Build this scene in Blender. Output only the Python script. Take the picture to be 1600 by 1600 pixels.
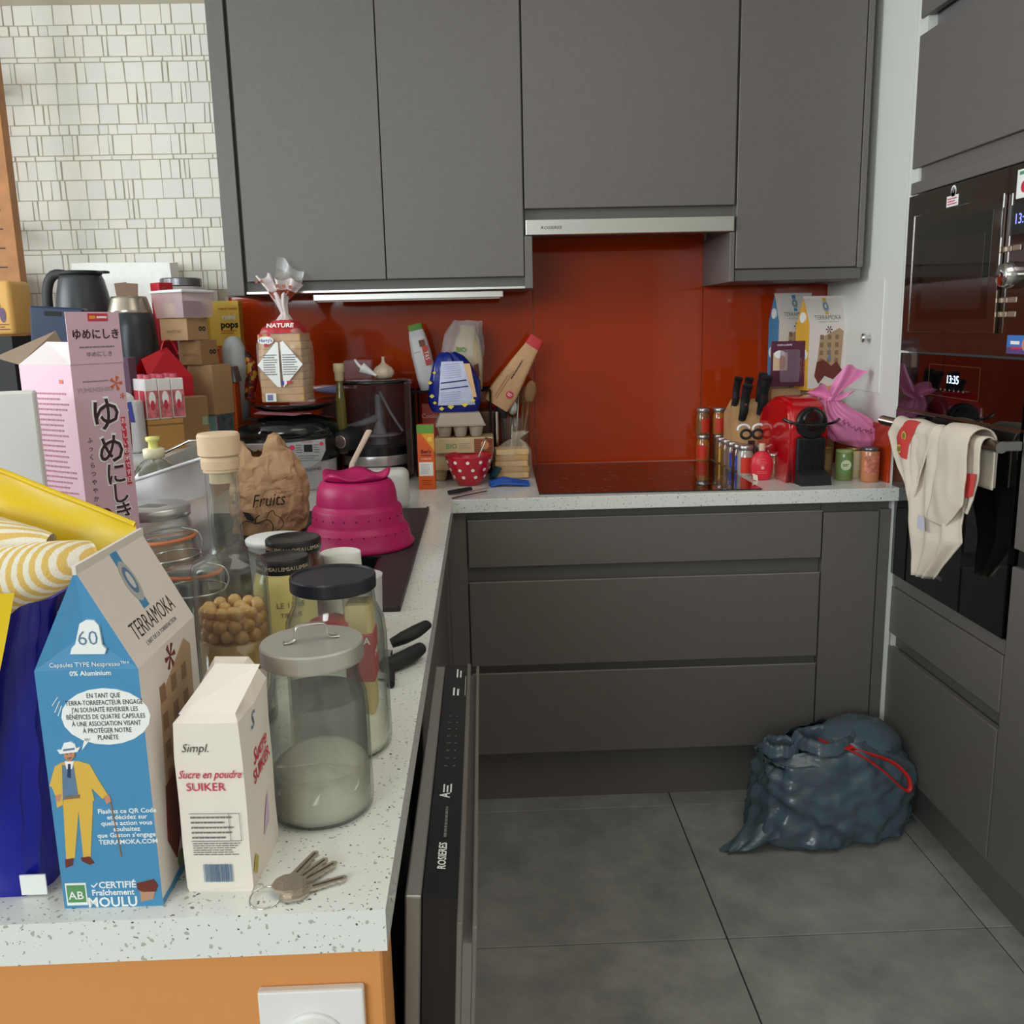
import bpy, bmesh, math, random
from mathutils import Vector, Matrix, noise
PI=math.pi; R=math.radians
for o in list(bpy.data.objects): bpy.data.objects.remove(o)
S=bpy.context.scene; C=S.collection

# ---------------------------------------------------------------- camera
def cam_setup():
    yaw,pitch,roll=0.0280,-0.1972,-0.0227
    cy,sy=math.cos(yaw),math.sin(yaw)
    f=Vector((sy*math.cos(pitch),cy*math.cos(pitch),math.sin(pitch)))
    r=Vector((cy,-sy,0)); u=r.cross(f)
    r2=r*math.cos(roll)+u*math.sin(roll); u2=-r*math.sin(roll)+u*math.cos(roll)
    cd=bpy.data.cameras.new('camera'); cd.sensor_width=36; cd.lens=1454.44*36/1600
    cd.clip_start=.05; cd.clip_end=60
    co=bpy.data.objects.new('camera',cd); C.objects.link(co)
    co.matrix_world=Matrix(((r2.x,u2.x,-f.x,-.5219),(r2.y,u2.y,-f.y,-2.4764),(r2.z,u2.z,-f.z,1.3801),(0,0,0,1)))
    S.camera=co
cam_setup()
# ---------------------------------------------------------------- world + daylight through the windows
W=bpy.data.worlds.new('world'); S.world=W; W.use_nodes=True
bg=W.node_tree.nodes['Background']; bg.inputs[0].default_value=(.72,.86,1,1); bg.inputs[1].default_value=1.0
def area(name,loc,size,power,col,target):
    l=bpy.data.lights.new(name,'AREA'); l.shape='RECTANGLE'; l.size,l.size_y=size; l.energy=power; l.color=col
    o=bpy.data.objects.new(name,l); C.objects.link(o); o.location=loc
    o.rotation_euler=(Vector(target)-Vector(loc)).to_track_quat('-Z','Y').to_euler()
    return o
area('window_daylight_left',(-3.85,-1.0,1.9),(2.1,1.1),78,(.88,.96,1),(-1,-.8,1.3))
area('window_daylight_behind',(-2.4,-5.35,2.1),(2.4,.9),84,(.85,.95,1),(.3,0,1.2))
area('aisle_fill_light',(.0,-1.6,2.66),(1.2,1.2),9,(1,.95,.88),(.0,-1.5,0))  # added fill light without a fixture, brightens the aisle floor from above
S.view_settings.view_transform='Standard'; S.view_settings.look='None'
S.view_settings.exposure=0.0; S.view_settings.gamma=1; S.view_settings.use_curve_mapping=False

# ---------------------------------------------------------------- materials
def lin(c):
    c=c/255; return c/12.92 if c<=.04045 else ((c+.055)/1.055)**2.4
MC={}
def mat(name,rgb=(128,128,128),rough=.5,metal=0,glass=0,alpha=1,var=0,vs=8,bump=0,bs=80,coat=0,emit=0,spec=.5,ior=1.45,trl=0,aniso=None):
    if name in MC: return MC[name]
    m=bpy.data.materials.new(name); m.use_nodes=True; nt=m.node_tree; p=nt.nodes['Principled BSDF']
    col=(lin(rgb[0]),lin(rgb[1]),lin(rgb[2]),1)
    p.inputs['Base Color'].default_value=col; p.inputs['Roughness'].default_value=rough; p.inputs['Metallic'].default_value=metal
    p.inputs['Transmission Weight'].default_value=glass; p.inputs['Alpha'].default_value=alpha; p.inputs['IOR'].default_value=ior
    p.inputs['Coat Weight'].default_value=coat; p.inputs['Coat Roughness'].default_value=.04
    p.inputs['Specular IOR Level'].default_value=spec
    if emit: p.inputs['Emission Color'].default_value=col; p.inputs['Emission Strength'].default_value=emit
    tc=nt.nodes.new('ShaderNodeTexCoord')
    if var:
        n=nt.nodes.new('ShaderNodeTexNoise'); n.inputs['Scale'].default_value=vs; n.inputs['Detail'].default_value=6
        nt.links.new(tc.outputs['Object'],n.inputs['Vector'])
        cr=nt.nodes.new('ShaderNodeValToRGB'); cr.color_ramp.elements[0].position=.3; cr.color_ramp.elements[1].position=.7
        cr.color_ramp.elements[0].color=tuple(x*(1-var) for x in col[:3])+(1,); cr.color_ramp.elements[1].color=tuple(min(1,x*(1+var)) for x in col[:3])+(1,)
        nt.links.new(n.outputs['Fac'],cr.inputs[0]); nt.links.new(cr.outputs[0],p.inputs['Base Color'])
    if bump:
        n=nt.nodes.new('ShaderNodeTexNoise'); n.inputs['Scale'].default_value=bs; n.inputs['Detail'].default_value=4
        if aniso:
            mp=nt.nodes.new('ShaderNodeMapping'); mp.inputs['Scale'].default_value=aniso
            nt.links.new(tc.outputs['Object'],mp.inputs['Vector']); nt.links.new(mp.outputs[0],n.inputs['Vector'])
        else: nt.links.new(tc.outputs['Object'],n.inputs['Vector'])
        b=nt.nodes.new('ShaderNodeBump'); b.inputs['Strength'].default_value=min(1,bump); b.inputs['Distance'].default_value=.002 if bs>=25 else .02
        nt.links.new(n.outputs['Fac'],b.inputs['Height']); nt.links.new(b.outputs[0],p.inputs['Normal'])
    MC[name]=m; return m
def quartz():
    m=mat('quartz_top',(232,232,228),.22,coat=.1); nt=m.node_tree; p=nt.nodes['Principled BSDF']
    g=nt.nodes.new('ShaderNodeNewGeometry'); base=None
    def speck(scale,th,col,prev,seed):
        nz=nt.nodes.new('ShaderNodeTexNoise'); nz.inputs['Scale'].default_value=scale*.7
        mx=nt.nodes.new('ShaderNodeVectorMath'); mx.operation='MULTIPLY_ADD'; mx.inputs[1].default_value=(.012,.012,.012)
        nt.links.new(g.outputs['Position'],nz.inputs['Vector']); nt.links.new(nz.outputs['Color'],mx.inputs[0]); nt.links.new(g.outputs['Position'],mx.inputs[2])
        ad=nt.nodes.new('ShaderNodeVectorMath'); ad.inputs[1].default_value=(seed,seed*2,seed*3); nt.links.new(mx.outputs[0],ad.inputs[0])
        v=nt.nodes.new('ShaderNodeTexVoronoi'); v.inputs['Scale'].default_value=scale; nt.links.new(ad.outputs[0],v.inputs['Vector'])
        sp=nt.nodes.new('ShaderNodeSeparateColor'); nt.links.new(v.outputs['Color'],sp.inputs[0])
        ml=nt.nodes.new('ShaderNodeMath'); ml.operation='MULTIPLY'; ml.inputs[1].default_value=th; nt.links.new(sp.outputs[0],ml.inputs[0])
        lt=nt.nodes.new('ShaderNodeMath'); lt.operation='LESS_THAN'; nt.links.new(v.outputs['Distance'],lt.inputs[0]); nt.links.new(ml.outputs[0],lt.inputs[1])
        mix=nt.nodes.new('ShaderNodeMix'); mix.data_type='RGBA'; nt.links.new(lt.outputs[0],mix.inputs['Factor'])
        if prev is None: mix.inputs['A'].default_value=(lin(232),lin(232),lin(226),1)
        else: nt.links.new(prev,mix.inputs['A'])
        mix.inputs['B'].default_value=tuple(lin(c) for c in col)+(1,)
        return mix.outputs['Result']
    o=speck(150,.30,(184,180,168),None,0); o=speck(170,.20,(128,126,120),o,3.1); o=speck(95,.15,(84,80,80),o,7.7)
    nt.links.new(o,p.inputs['Base Color']); return m
QZ=quartz()
def floor_tile_mat():
    m=mat('grey_stoneware',(104,103,100),.5); nt=m.node_tree; p=nt.nodes['Principled BSDF']
    g=nt.nodes.new('ShaderNodeNewGeometry'); cr=nt.nodes.new('ShaderNodeValToRGB')
    n=nt.nodes.new('ShaderNodeTexNoise'); n.inputs['Scale'].default_value=5; n.inputs['Detail'].default_value=10; n.inputs['Roughness'].default_value=.68
    nt.links.new(g.outputs['Position'],n.inputs['Vector']); nt.links.new(n.outputs['Fac'],cr.inputs[0])
    e=cr.color_ramp.elements; e[0].position=.32; e[0].color=(lin(128),lin(126),lin(122),1); e[1].position=.7; e[1].color=(lin(172),lin(170),lin(164),1)
    nt.links.new(cr.outputs[0],p.inputs['Base Color'])
    n2=nt.nodes.new('ShaderNodeTexNoise'); n2.inputs['Scale'].default_value=60; nt.links.new(g.outputs['Position'],n2.inputs['Vector'])
    b=nt.nodes.new('ShaderNodeBump'); b.inputs['Strength'].default_value=.15; b.inputs['Distance'].default_value=.002
    nt.links.new(n2.outputs['Fac'],b.inputs['Height']); nt.links.new(b.outputs[0],p.inputs['Normal']); return m
FT=floor_tile_mat()
def stripes(name,c1,c2,scale,axis='X',rough=.8,thr=.5,dist=0):
    if name in MC: return MC[name]
    m=mat(name,c1,rough); nt=m.node_tree; p=nt.nodes['Principled BSDF']
    tc=nt.nodes.new('ShaderNodeTexCoord'); w=nt.nodes.new('ShaderNodeTexWave'); w.bands_direction=axis; w.inputs['Scale'].default_value=scale
    w.inputs['Distortion'].default_value=dist
    nt.links.new(tc.outputs['UV' if dist<0 else 'Object'],w.inputs['Vector'])
    cr=nt.nodes.new('ShaderNodeValToRGB'); e=cr.color_ramp.elements; e[0].position=thr-.08; e[1].position=thr+.08
    e[0].color=tuple(lin(c) for c in c1)+(1,); e[1].color=tuple(lin(c) for c in c2)+(1,)
    nt.links.new(w.outputs['Fac'],cr.inputs[0]); nt.links.new(cr.outputs[0],p.inputs['Base Color']); return m
CAB=mat('grey_laminate',(110,104,99),.42,bump=.25,bs=420,var=.03,vs=90)
CABD=mat('grey_laminate_recess',(98,93,89),.5)
WHITE=mat('white_laminate',(226,226,220),.35)
WALL=mat('cream_wall_paint',(222,217,205),.8,bump=.1,bs=120)
STEEL=mat('brushed_steel',(200,198,194),.28,1,bump=.1,bs=60,aniso=(1,40,40))
CHROME=mat('chrome',(215,213,210),.12,1)
BLACK=mat('black_plastic',(22,22,23),.32)
BLACKM=mat('matt_black',(30,30,31),.6)
BGLASS=mat('black_glass',(6,6,7),.03,spec=.6,coat=.6)
def thinglass(name,tint,edge,rough=.02,haze=0):
    m=bpy.data.materials.new(name); m.use_nodes=True; nt=m.node_tree; nt.nodes.clear()
    out=nt.nodes.new('ShaderNodeOutputMaterial'); tr=nt.nodes.new('ShaderNodeBsdfTransparent'); gl=nt.nodes.new('ShaderNodeBsdfGlossy'); gl.inputs['Roughness'].default_value=rough
    lw=nt.nodes.new('ShaderNodeLayerWeight'); lw.inputs['Blend'].default_value=.5; cr=nt.nodes.new('ShaderNodeValToRGB')
    e=cr.color_ramp.elements; e[0].position=.35; e[0].color=tuple(lin(c) for c in tint)+(1,); e[1].position=1; e[1].color=tuple(lin(c) for c in edge)+(1,)
    nt.links.new(lw.outputs['Facing'],cr.inputs[0]); nt.links.new(cr.outputs[0],tr.inputs[0])
    pw=nt.nodes.new('ShaderNodeMath'); pw.operation='POWER'; pw.inputs[1].default_value=3.5; nt.links.new(lw.outputs['Facing'],pw.inputs[0])
    fr=nt.nodes.new('ShaderNodeMath'); fr.operation='MULTIPLY_ADD'; fr.inputs[1].default_value=.5; fr.inputs[2].default_value=.04; nt.links.new(pw.outputs[0],fr.inputs[0]); mx=nt.nodes.new('ShaderNodeMixShader')
    nt.links.new(fr.outputs[0],mx.inputs[0]); nt.links.new(tr.outputs[0],mx.inputs[1]); nt.links.new(gl.outputs[0],mx.inputs[2]); last=mx
    if haze:
        df=nt.nodes.new('ShaderNodeBsdfDiffuse'); df.inputs[0].default_value=(.75,.75,.72,1); m2=nt.nodes.new('ShaderNodeMixShader'); m2.inputs[0].default_value=haze
        nt.links.new(mx.outputs[0],m2.inputs[1]); nt.links.new(df.outputs[0],m2.inputs[2]); last=m2
    nt.links.new(last.outputs[0],out.inputs[0]); MC[name]=m; return m
GLASS=thinglass('clear_glass',(252,254,252),(212,216,211),haze=.03)
CLEAR=mat('clear_plastic_film',(240,240,240),.12,alpha=.28,spec=.8)
CLEARM=mat('milky_clear_plastic',(232,232,235),.25,alpha=.45,spec=.6)
PAPW=mat('white_paper',(235,232,226),.65)
INK=mat('black_ink',(36,32,32),.6)
GREYINK=mat('grey_ink',(120,116,116),.7)
REDINK=mat('red_ink',(205,52,78),.6)
WHITEINK=mat('white_ink',(245,245,242),.6)
KRAFT=mat('kraft_cardboard',(178,142,104),.75,var=.07,vs=14)
KRAFTD=mat('darker_kraft_cardboard',(160,122,84),.8,var=.06,vs=14)
ORANGEG=mat('orange_backpainted_glass',(176,56,16),.05,spec=.45)
ORANGEP=mat('orange_wall_paint',(222,150,84),.7,bump=.08,bs=160)
CORK=mat('pale_wood_stopper',(214,184,150),.6,var=.05,vs=60)
CORKD=mat('brown_cork',(168,122,82),.8,var=.2,vs=200)
WOOD=mat('orange_brown_wood',(170,112,60),.5,var=.15,vs=20)
PALEWOOD=mat('pale_beech',(205,160,110),.5,var=.1,vs=30)

# ---------------------------------------------------------------- mesh builder
def TM(x=0,y=0,z=0,rx=0,ry=0,rz=0,s=1):
    return Matrix.Translation((x,y,z))@Matrix.Rotation(rz,4,'Z')@Matrix.Rotation(ry,4,'Y')@Matrix.Rotation(rx,4,'X')@Matrix.Scale(s,4)
def face(o,u=(1,0,0),v=(0,0,1)):
    u=Vector(u).normalized(); v=Vector(v); w=u.cross(v).normalized(); v=w.cross(u)
    return Matrix(((u.x,v.x,w.x,o[0]),(u.y,v.y,w.y,o[1]),(u.z,v.z,w.z,o[2]),(0,0,0,1)))
TXT={}
class B:
    def __init__(s): s.v=[];s.f=[];s.m=[];s.sm=[];s.mats=[]
    def mi(s,m):
        if m not in s.mats: s.mats.append(m)
        return s.mats.index(m)
    def add(s,vs,fs,m,smooth=False,T=None):
        o=len(s.v); i=s.mi(m)
        s.v+=[tuple(T@Vector(v)) if T is not None else tuple(v) for v in vs]
        for f in fs: s.f.append([a+o for a in f]); s.m.append(i); s.sm.append(smooth)
        return s
    def box(s,x0,x1,y0,y1,z0,z1,m,T=None,bev=0,seg=2):
        if bev:
            bm=bmesh.new(); bmesh.ops.create_cube(bm,size=1)
            for v in bm.verts: v.co=Vector(((x0+x1)/2+v.co.x*(x1-x0),(y0+y1)/2+v.co.y*(y1-y0),(z0+z1)/2+v.co.z*(z1-z0)))
            bmesh.ops.bevel(bm,geom=bm.edges[:],offset=bev,segments=seg,affect='EDGES',profile=.5)
            bm.verts.index_update()
            s.add([v.co.copy() for v in bm.verts],[[v.index for v in f.verts] for f in bm.faces],m,seg>2,T); bm.free(); return s
        vs=[(x,y,z) for x in (x0,x1) for y in (y0,y1) for z in (z0,z1)]
        return s.add(vs,[(0,1,3,2),(4,6,7,5),(0,4,5,1),(2,3,7,6),(0,2,6,4),(1,5,7,3)],m,False,T)
    def hexa(s,p,m,T=None): # p: 4 bottom ccw, 4 top ccw
        return s.add(p,[(3,2,1,0),(4,5,6,7),(0,1,5,4),(1,2,6,5),(2,3,7,6),(3,0,4,7)],m,False,T)
    def prism(s,poly,z0,z1,m,T=None,smooth=False):
        n=len(poly); a=sum(poly[i][0]*poly[(i+1)%n][1]-poly[(i+1)%n][0]*poly[i][1] for i in range(n))
        if a<0: poly=poly[::-1]
        vs=[(x,y,z0) for x,y in poly]+[(x,y,z1) for x,y in poly]
        s.add(vs,[tuple(range(n))[::-1],tuple(range(n,2*n))],m,False,T)
        o=len(s.v)-2*n; i=s.mi(m)
        for k in range(n): s.f.append([o+k,o+(k+1)%n,o+n+(k+1)%n,o+n+k]); s.m.append(i); s.sm.append(smooth)
        return s
    def lathe(s,prof,m,seg=32,T=None,smooth=True,sx=1,sy=1,caps=True):
        vs=[];fs=[];rings=[]
        for r,z in prof:
            if r<1e-6: rings.append([len(vs)]); vs.append((0,0,z))
            else:
                rings.append(list(range(len(vs),len(vs)+seg))); vs+=[(r*sx*math.cos(2*PI*k/seg),r*sy*math.sin(2*PI*k/seg),z) for k in range(seg)]
        for a,b in zip(rings,rings[1:]):
            for k in range(seg):
                k2=(k+1)%seg
                if len(a)==1 and len(b)==1: break
                if len(a)==1: fs.append((a[0],b[k2],b[k]))
                elif len(b)==1: fs.append((a[k],a[k2],b[0]))
                else: fs.append((a[k],a[k2],b[k2],b[k]))
        s.add(vs,fs,m,smooth,T)
        if caps:
            if len(rings[0])>1: s.add([vs[i] for i in rings[0]],[tuple(range(seg))[::-1]],m,False,T)
            if len(rings[-1])>1: s.add([vs[i] for i in rings[-1]],[tuple(range(seg))],m,False,T)
        return s
    def cyl(s,r,z0,z1,m,T=None,seg=24,bev=0):
        if bev: return s.lathe([(r-bev,z0),(r,z0+bev),(r,z1-bev),(r-bev,z1)],m,seg,T,smooth=False)
        return s.lathe([(r,z0),(r,z1)],m,seg,T)
    def ell(s,rx,ry,rz,m,T=None,seg=20,rings=12):
        return s.lathe([(math.sin(PI*k/rings),-math.cos(PI*k/rings)*rz) for k in range(rings+1)],m,seg,T,sx=rx,sy=ry)
    def tube(s,pts,r,m,seg=8,T=None,closed=False,smooth=4,flat=1.0):
        P=[Vector(p) for p in pts]; n=len(P); Q=[];RR=[]
        rr=r if isinstance(r,(list,tuple)) else [r]*n
        if smooth and n>2:
            rng=range(n if closed else n-1)
            for i in rng:
                p0=P[(i-1)%n] if closed or i>0 else P[i]; p1=P[i]; p2=P[(i+1)%n]; p3=P[(i+2)%n] if closed or i+2<n else p2
                for k in range(smooth):
                    t=k/smooth; Q.append(.5*((2*p1)+(-p0+p2)*t+(2*p0-5*p1+4*p2-p3)*t*t+(-p0+3*p1-3*p2+p3)*t**3)); RR.append(rr[i]*(1-t)+rr[(i+1)%n]*t)
            if not closed: Q.append(P[-1]); RR.append(rr[-1])
        else: Q=P; RR=list(rr)
        n=len(Q); vs=[]; up=Vector((0,0,1)); 
        for i,q in enumerate(Q):
            a=Q[(i-1)%n] if (closed or i>0) else q; b=Q[(i+1)%n] if (closed or i<n-1) else q
            t=(b-a).normalized() if (b-a).length>1e-9 else Vector((0,0,1))
            x=up-t*up.dot(t)
            if x.length<.05: x=Vector((1,0,0))-t*t.x
            x.normalize(); up=x; y=t.cross(x)
            vs+=[tuple(q+(x*math.cos(2*PI*k/seg)*flat+y*math.sin(2*PI*k/seg))*RR[i]) for k in range(seg)]
        fs=[]
        for i in range(n if closed else n-1):
            j=(i+1)%n
            for k in range(seg): k2=(k+1)%seg; fs.append((i*seg+k,j*seg+k,j*seg+k2,i*seg+k2)[::-1])
        if not closed: fs+= [tuple(range(seg)),tuple(range((n-1)*seg,n*seg))[::-1]]
        return s.add(vs,fs,m,True,T)
    def sheet(s,fn,nu,nv,m,T=None,smooth=True,closeu=False):
        vs=[fn(i/nu,j/nv) for j in range(nv+1) for i in range(nu+1)]; w=nu+1
        return s.add(vs,[(j*w+i,j*w+i+1,(j+1)*w+i+1,(j+1)*w+i) for j in range(nv) for i in range(nu)],m,smooth,T)
    def poly(s,pts,m,T=None,h=.0004):  # flat print: a thin raised shape
        return s.prism(pts,0,h,m,T)
    def disc(s,cx,cy,rx,ry,m,T=None,h=.0004,n=20): return s.prism([(cx+rx*math.cos(2*PI*k/n),cy+ry*math.sin(2*PI*k/n)) for k in range(n)],0,h,m,T)
    def rect(s,x0,x1,y0,y1,m,T=None,h=.0004): return s.box(x0,x1,y0,y1,0,h,m,T)
    def text(s,st,size,m,T=None,align='CENTER',sx=1,shear=0,fn=None,ext=.0002,bold=0):
        k=(st,align,shear,bold)
        if k not in TXT:
            cu=bpy.data.curves.new('t','FONT'); cu.body=st; cu.align_x=align; cu.align_y='CENTER'; cu.size=1; cu.extrude=.01; cu.shear=shear; cu.resolution_u=2; cu.offset=bold
            o=bpy.data.objects.new('t',cu); C.objects.link(o); me=bpy.data.meshes.new_from_object(o)
            TXT[k]=([v.co.copy() for v in me.vertices],[tuple(p.vertices) for p in me.polygons])
            bpy.data.objects.remove(o); bpy.data.curves.remove(cu); bpy.data.meshes.remove(me)
        V,F=TXT[k]
        vs=[Vector((v.x*size*sx,v.y*size,(v.z+.01)*ext/.02+.0001)) for v in V]
        if fn: vs=[fn(v.x,v.y,v.z) for v in vs]
        return s.add(vs,F,m,False,T)
    def scribble(s,x0,x1,y0,y1,rows,m,T,h=.0003,fill=.45,seed=1):  # body text too small to read
        rd=random.Random(seed); dy=(y1-y0)/rows
        for i in range(rows):
            x=x0; yy=y1-(i+.5)*dy; end=x1-(rd.random()*.25*(x1-x0))
            while x<end:
                w=min(end-x,(.04+.1*rd.random())*(x1-x0)); s.box(x,x+w,yy-dy*fill/2,yy+dy*fill/2,0,h,m,T); x+=w+.02*(x1-x0)
        return s
    def displace(s,amp,freq,seed=0,ridge=False,stretch=(1,1,1)):
        for i,v in enumerate(s.v):
            q=Vector((v[0]*stretch[0],v[1]*stretch[1],v[2]*stretch[2]))*freq+Vector((seed,seed*1.7,seed*.3))
            d=noise.noise_vector(q)
            if ridge:
                d2=noise.noise_vector(q*2.3); d=Vector((1-2*abs(d.x)*1.6,1-2*abs(d.y)*1.6,1-2*abs(d.z)*1.6))*.5+d2*.4
            s.v[i]=(v[0]+d.x*amp,v[1]+d.y*amp,v[2]+d.z*amp)
        return s
    def build(s,name,parent=None,**kw):
        me=bpy.data.meshes.new(name); me.from_pydata(s.v,[],s.f); me.polygons.foreach_set('material_index',s.m); me.polygons.foreach_set('use_smooth',s.sm)
        for m in s.mats: me.materials.append(m)
        me.validate(); me.update()
        o=bpy.data.objects.new(name,me); C.objects.link(o)
        if parent: o.parent=parent
        if 'loc' in kw: o.location=kw['loc']
        if 'rz' in kw: o.rotation_euler=(0,0,kw['rz'])
        if 'label' in kw: o['label']=kw['label']
        if 'cat' in kw: o['category']=kw['cat']
        if 'group' in kw: o['group']=kw['group']
        if 'kind' in kw: o['kind']=kw['kind']
        return o
def thing(name,label,cat,loc=(0,0,0),rz=0,group=None,rx=0,ry=0):
    o=bpy.data.objects.new(name,None); C.objects.link(o); o.empty_display_size=.05
    o.location=loc; o.rotation_euler=(rx,ry,rz); o['label']=label; o['category']=cat
    if group: o['group']=group
    return o
def copy_tree(o,parent=None,loc=None,rz=None,label=None):
    c=o.copy(); C.objects.link(c); c.parent=parent
    if loc: c.location=loc
    if rz is not None: c.rotation_euler=(0,0,rz)
    if label: c['label']=label
    for ch in list(o.children): copy_tree(ch,c)
    return c
def struct(name,b,**kw): return b.build(name,kind='structure',**kw)
def sack(b,rings,m,n=40,p=2.6,fold=0,nf=14,seed=0,T=None,cap=(True,True),twist=0):
    """rings: (z, rx, ry, cx, cy, fold multiplier)"""
    vs=[];fs=[]
    for j,rg in enumerate(rings):
        z,rx,ry,cx,cy=rg[:5]; fm=rg[5] if len(rg)>5 else 1
        for k in range(n):
            a=2*PI*k/n+twist*j; c,s_=math.cos(a),math.sin(a)
            rr=(abs(c)**p+abs(s_)**p)**(-1/p)
            w=noise.noise(Vector((math.cos(a)*nf/6,math.sin(a)*nf/6,z*9+seed)))
            w2=abs(noise.noise(Vector((math.cos(a)*nf/2.4,math.sin(a)*nf/2.4,z*5+seed*2))))
            q=1+fold*fm*(w*1.2-w2*1.3)
            vs.append((cx+rx*rr*c*q,cy+ry*rr*s_*q,z+fold*fm*.02*w))
    L=len(rings)
    for j in range(L-1):
        for k in range(n): k2=(k+1)%n; fs.append((j*n+k,j*n+k2,(j+1)*n+k2,(j+1)*n+k))
    b.add(vs,fs,m,True,T)
    if cap[0]: b.add(vs[:n],[tuple(range(n))[::-1]],m,True,T)
    if cap[1]: b.add(vs[-n:],[tuple(range(n))],m,True,T)
    return b
def lerp_rings(keys,n):
    """smooth interpolation of ring keys"""
    out=[]; L=len(keys)-1
    for i in range(n+1):
        t=i/n*L; k=min(int(t),L-1); f=t-k; f2=f*f*(3-2*f)*.5+f*.5
        out.append(tuple(a*(1-f2)+c*f2 for a,c in zip(keys[k],keys[k+1])))
    return out
def glassjar(b,prof,th,m=None,seg=36,T=None):
    """closed glass wall from an outer profile (bottom->top)"""
    inner=[(max(r-th,0.0005),z) for r,z in prof][::-1]; inner[-1]=(inner[-1][0],prof[0][1]+th*1.3)
    b.lathe([(0,prof[0][1])]+prof+inner+[(0,prof[0][1]+th*1.3)],m or GLASS,seg,T); return b
# ================================================================ SETTING
ZC=.923; ZB=1.10
b=B(); b.box(-4,1.3,-5.6,.8,-.06,-.004,mat('dark_grout',(34,32,30),.9)); FL=struct('floor',b)
tb=B(); tb.box(.0015,.5985,.0015,.5985,-.004,0,FT,bev=.0012,seg=1); t0=None
for i in range(-6,2):
    for j in range(-9,2):
        x=i*.6; y=j*.6
        if x+.6<-4 or x>1.2: continue
        if t0 is None: t0=tb.build('floor_tile',FL); o=t0
        else: o=t0.copy(); C.objects.link(o); o.parent=FL
        o.location=(x,y,0)
b=B(); b.box(-4,1.3,.63,.8,0,2.7,WALL); WB=struct('wall_back',b)
# stone-effect covering of the back wall left of the cupboards: every block its own piece
rd=random.Random(4)
JT=mat('wall_joint',(176,166,146),.9)
b=B(); b.box(-2.6,-1.2,.622,.63,1.49,2.62,JT); b.box(-2.6,-1.346,.622,.63,1.425,1.49,JT); b.build('joint_bed',WB)
SH=[mat('pale_stone_%s'%n,c,.7,bump=.15,bs=90) for n,c in (('cool',(230,226,216)),('warm',(232,226,214)),('grey',(226,222,213)))]
rows=[.027,.06,.06,.058,.015,.06,.029,.06,.059,.058,.015,.06,.03,.059,.06,.06,.015,.06,.03,.058]
z=1.428; cells=[]
for rh in rows:
    x=-1.222
    while x>-2.1:
        if rh<.02: w=.056+rd.random()*.01
        elif rh<.035: w=rd.choice((.028,.03,.06,.058))
        else: w=rd.choice((.058,.06,.062,.064,.016,.028,.03,.014,.058))
        if not (z<1.475 and x>-1.345): cells.append((x-w+.0009,x-.0007,z+.0007,z+rh-.0008))
        x-=w
    z+=rh
cells.sort(key=lambda c:(c[0]<-2.0,c[2]>2.42)); rest=B()
for n_,(x0,x1,z0,z1) in enumerate(cells):
    s_=rd.choice(SH); j=lambda:rd.uniform(-.0012,.0012)
    f=.6185+rd.random()*.0015; w_=.0013
    bb=B() if n_<300 else rest
    p=[(x0+j(),z0+j()*.4),(x1+j(),z0+j()*.4),(x1+j(),z1+j()*.4),(x0+j(),z1+j()*.4)]
    cxm=(x0+x1)/2; czm=(z0+z1)/2
    q=[(a+(w_ if a<cxm else -w_),c+(w_ if c<czm else -w_)) for a,c in p]
    bb.add([(a,.6225,c) for a,c in p]+[(a,f,c) for a,c in q],[(4,5,6,7),(0,1,5,4),(1,2,6,5),(2,3,7,6),(3,0,4,7)],s_)
    if n_<300: bb.build('stone_block',WB)
if rest.v: rest.build('far_stone_blocks',WB,kind='stuff')
b=B(); b.box(-1.345,-1.331,.62,.63,1.10,1.492,mat('beige_edge_strip',(186,174,156),.6)); struct('trim_1',b)
b=B(); b.box(.616,1.3,.076,.63,0,2.7,WHITE); struct('wall_niche',b); b=B(); b.box(1.2,1.3,-5.6,.074,0,2.7,WALL); struct('wall_right',b)
b=B(); b.box(-4,1.3,-5.6,.8,2.7,2.8,mat('white_ceiling',(236,234,228),.85)); struct('ceiling',b)
def wall_with_hole(name,axis,pos,th,a0,a1,h0,h1,w0,w1,z0,z1):
    b=B()
    for (p,q,r,s_) in ((a0,w0,0,2.7),(w1,a1,0,2.7),(w0,w1,0,z0),(w0,w1,z1,2.7)):
        if axis=='x': b.box(pos-th,pos,p,q,r,s_,WALL)
        else: b.box(p,q,pos-th,pos,r,s_,WALL)
    return struct(name,b)
wall_with_hole('wall_left','x',-4,.15,-5.6,.8,0,2.7,-2.1,.1,1.3,2.5)
wall_with_hole('wall_front','y',-5.6,.15,-4.15,1.3,0,2.7,-3.7,-1.1,1.6,2.6)
def window(name,axis,pos,a0,a1,z0,z1):
    b=B(); t=.05
    def bx(p,q,r,s_,m,d0=-.1,d1=-.04):
        if axis=='x': b.box(pos+d0,pos+d1,p,q,r,s_,m)
        else: b.box(p,q,pos+d0,pos+d1,r,s_,m)
    mid=(a0+a1)/2
    for (p,q,r,s_) in ((a0,a1,z0,z0+t),(a0,a1,z1-t,z1),(a0,a0+t,z0,z1),(a1-t,a1,z0,z1),(mid-.04,mid+.04,z0,z1)): bx(p,q,r,s_,WHITE)
    o=struct(name,b); b=B(); 
    if axis=='x': b.box(pos-.075,pos-.07,a0+t,a1-t,z0+t,z1-t,GLASS)
    else: b.box(a0+t,a1-t,pos-.075,pos-.07,z0+t,z1-t,GLASS)
    b.build('pane',o)
window('window_1','x',-4,-2.1,.1,1.3,2.5); window('window_2','y',-5.6,-3.7,-1.1,1.6,2.6)
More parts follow.
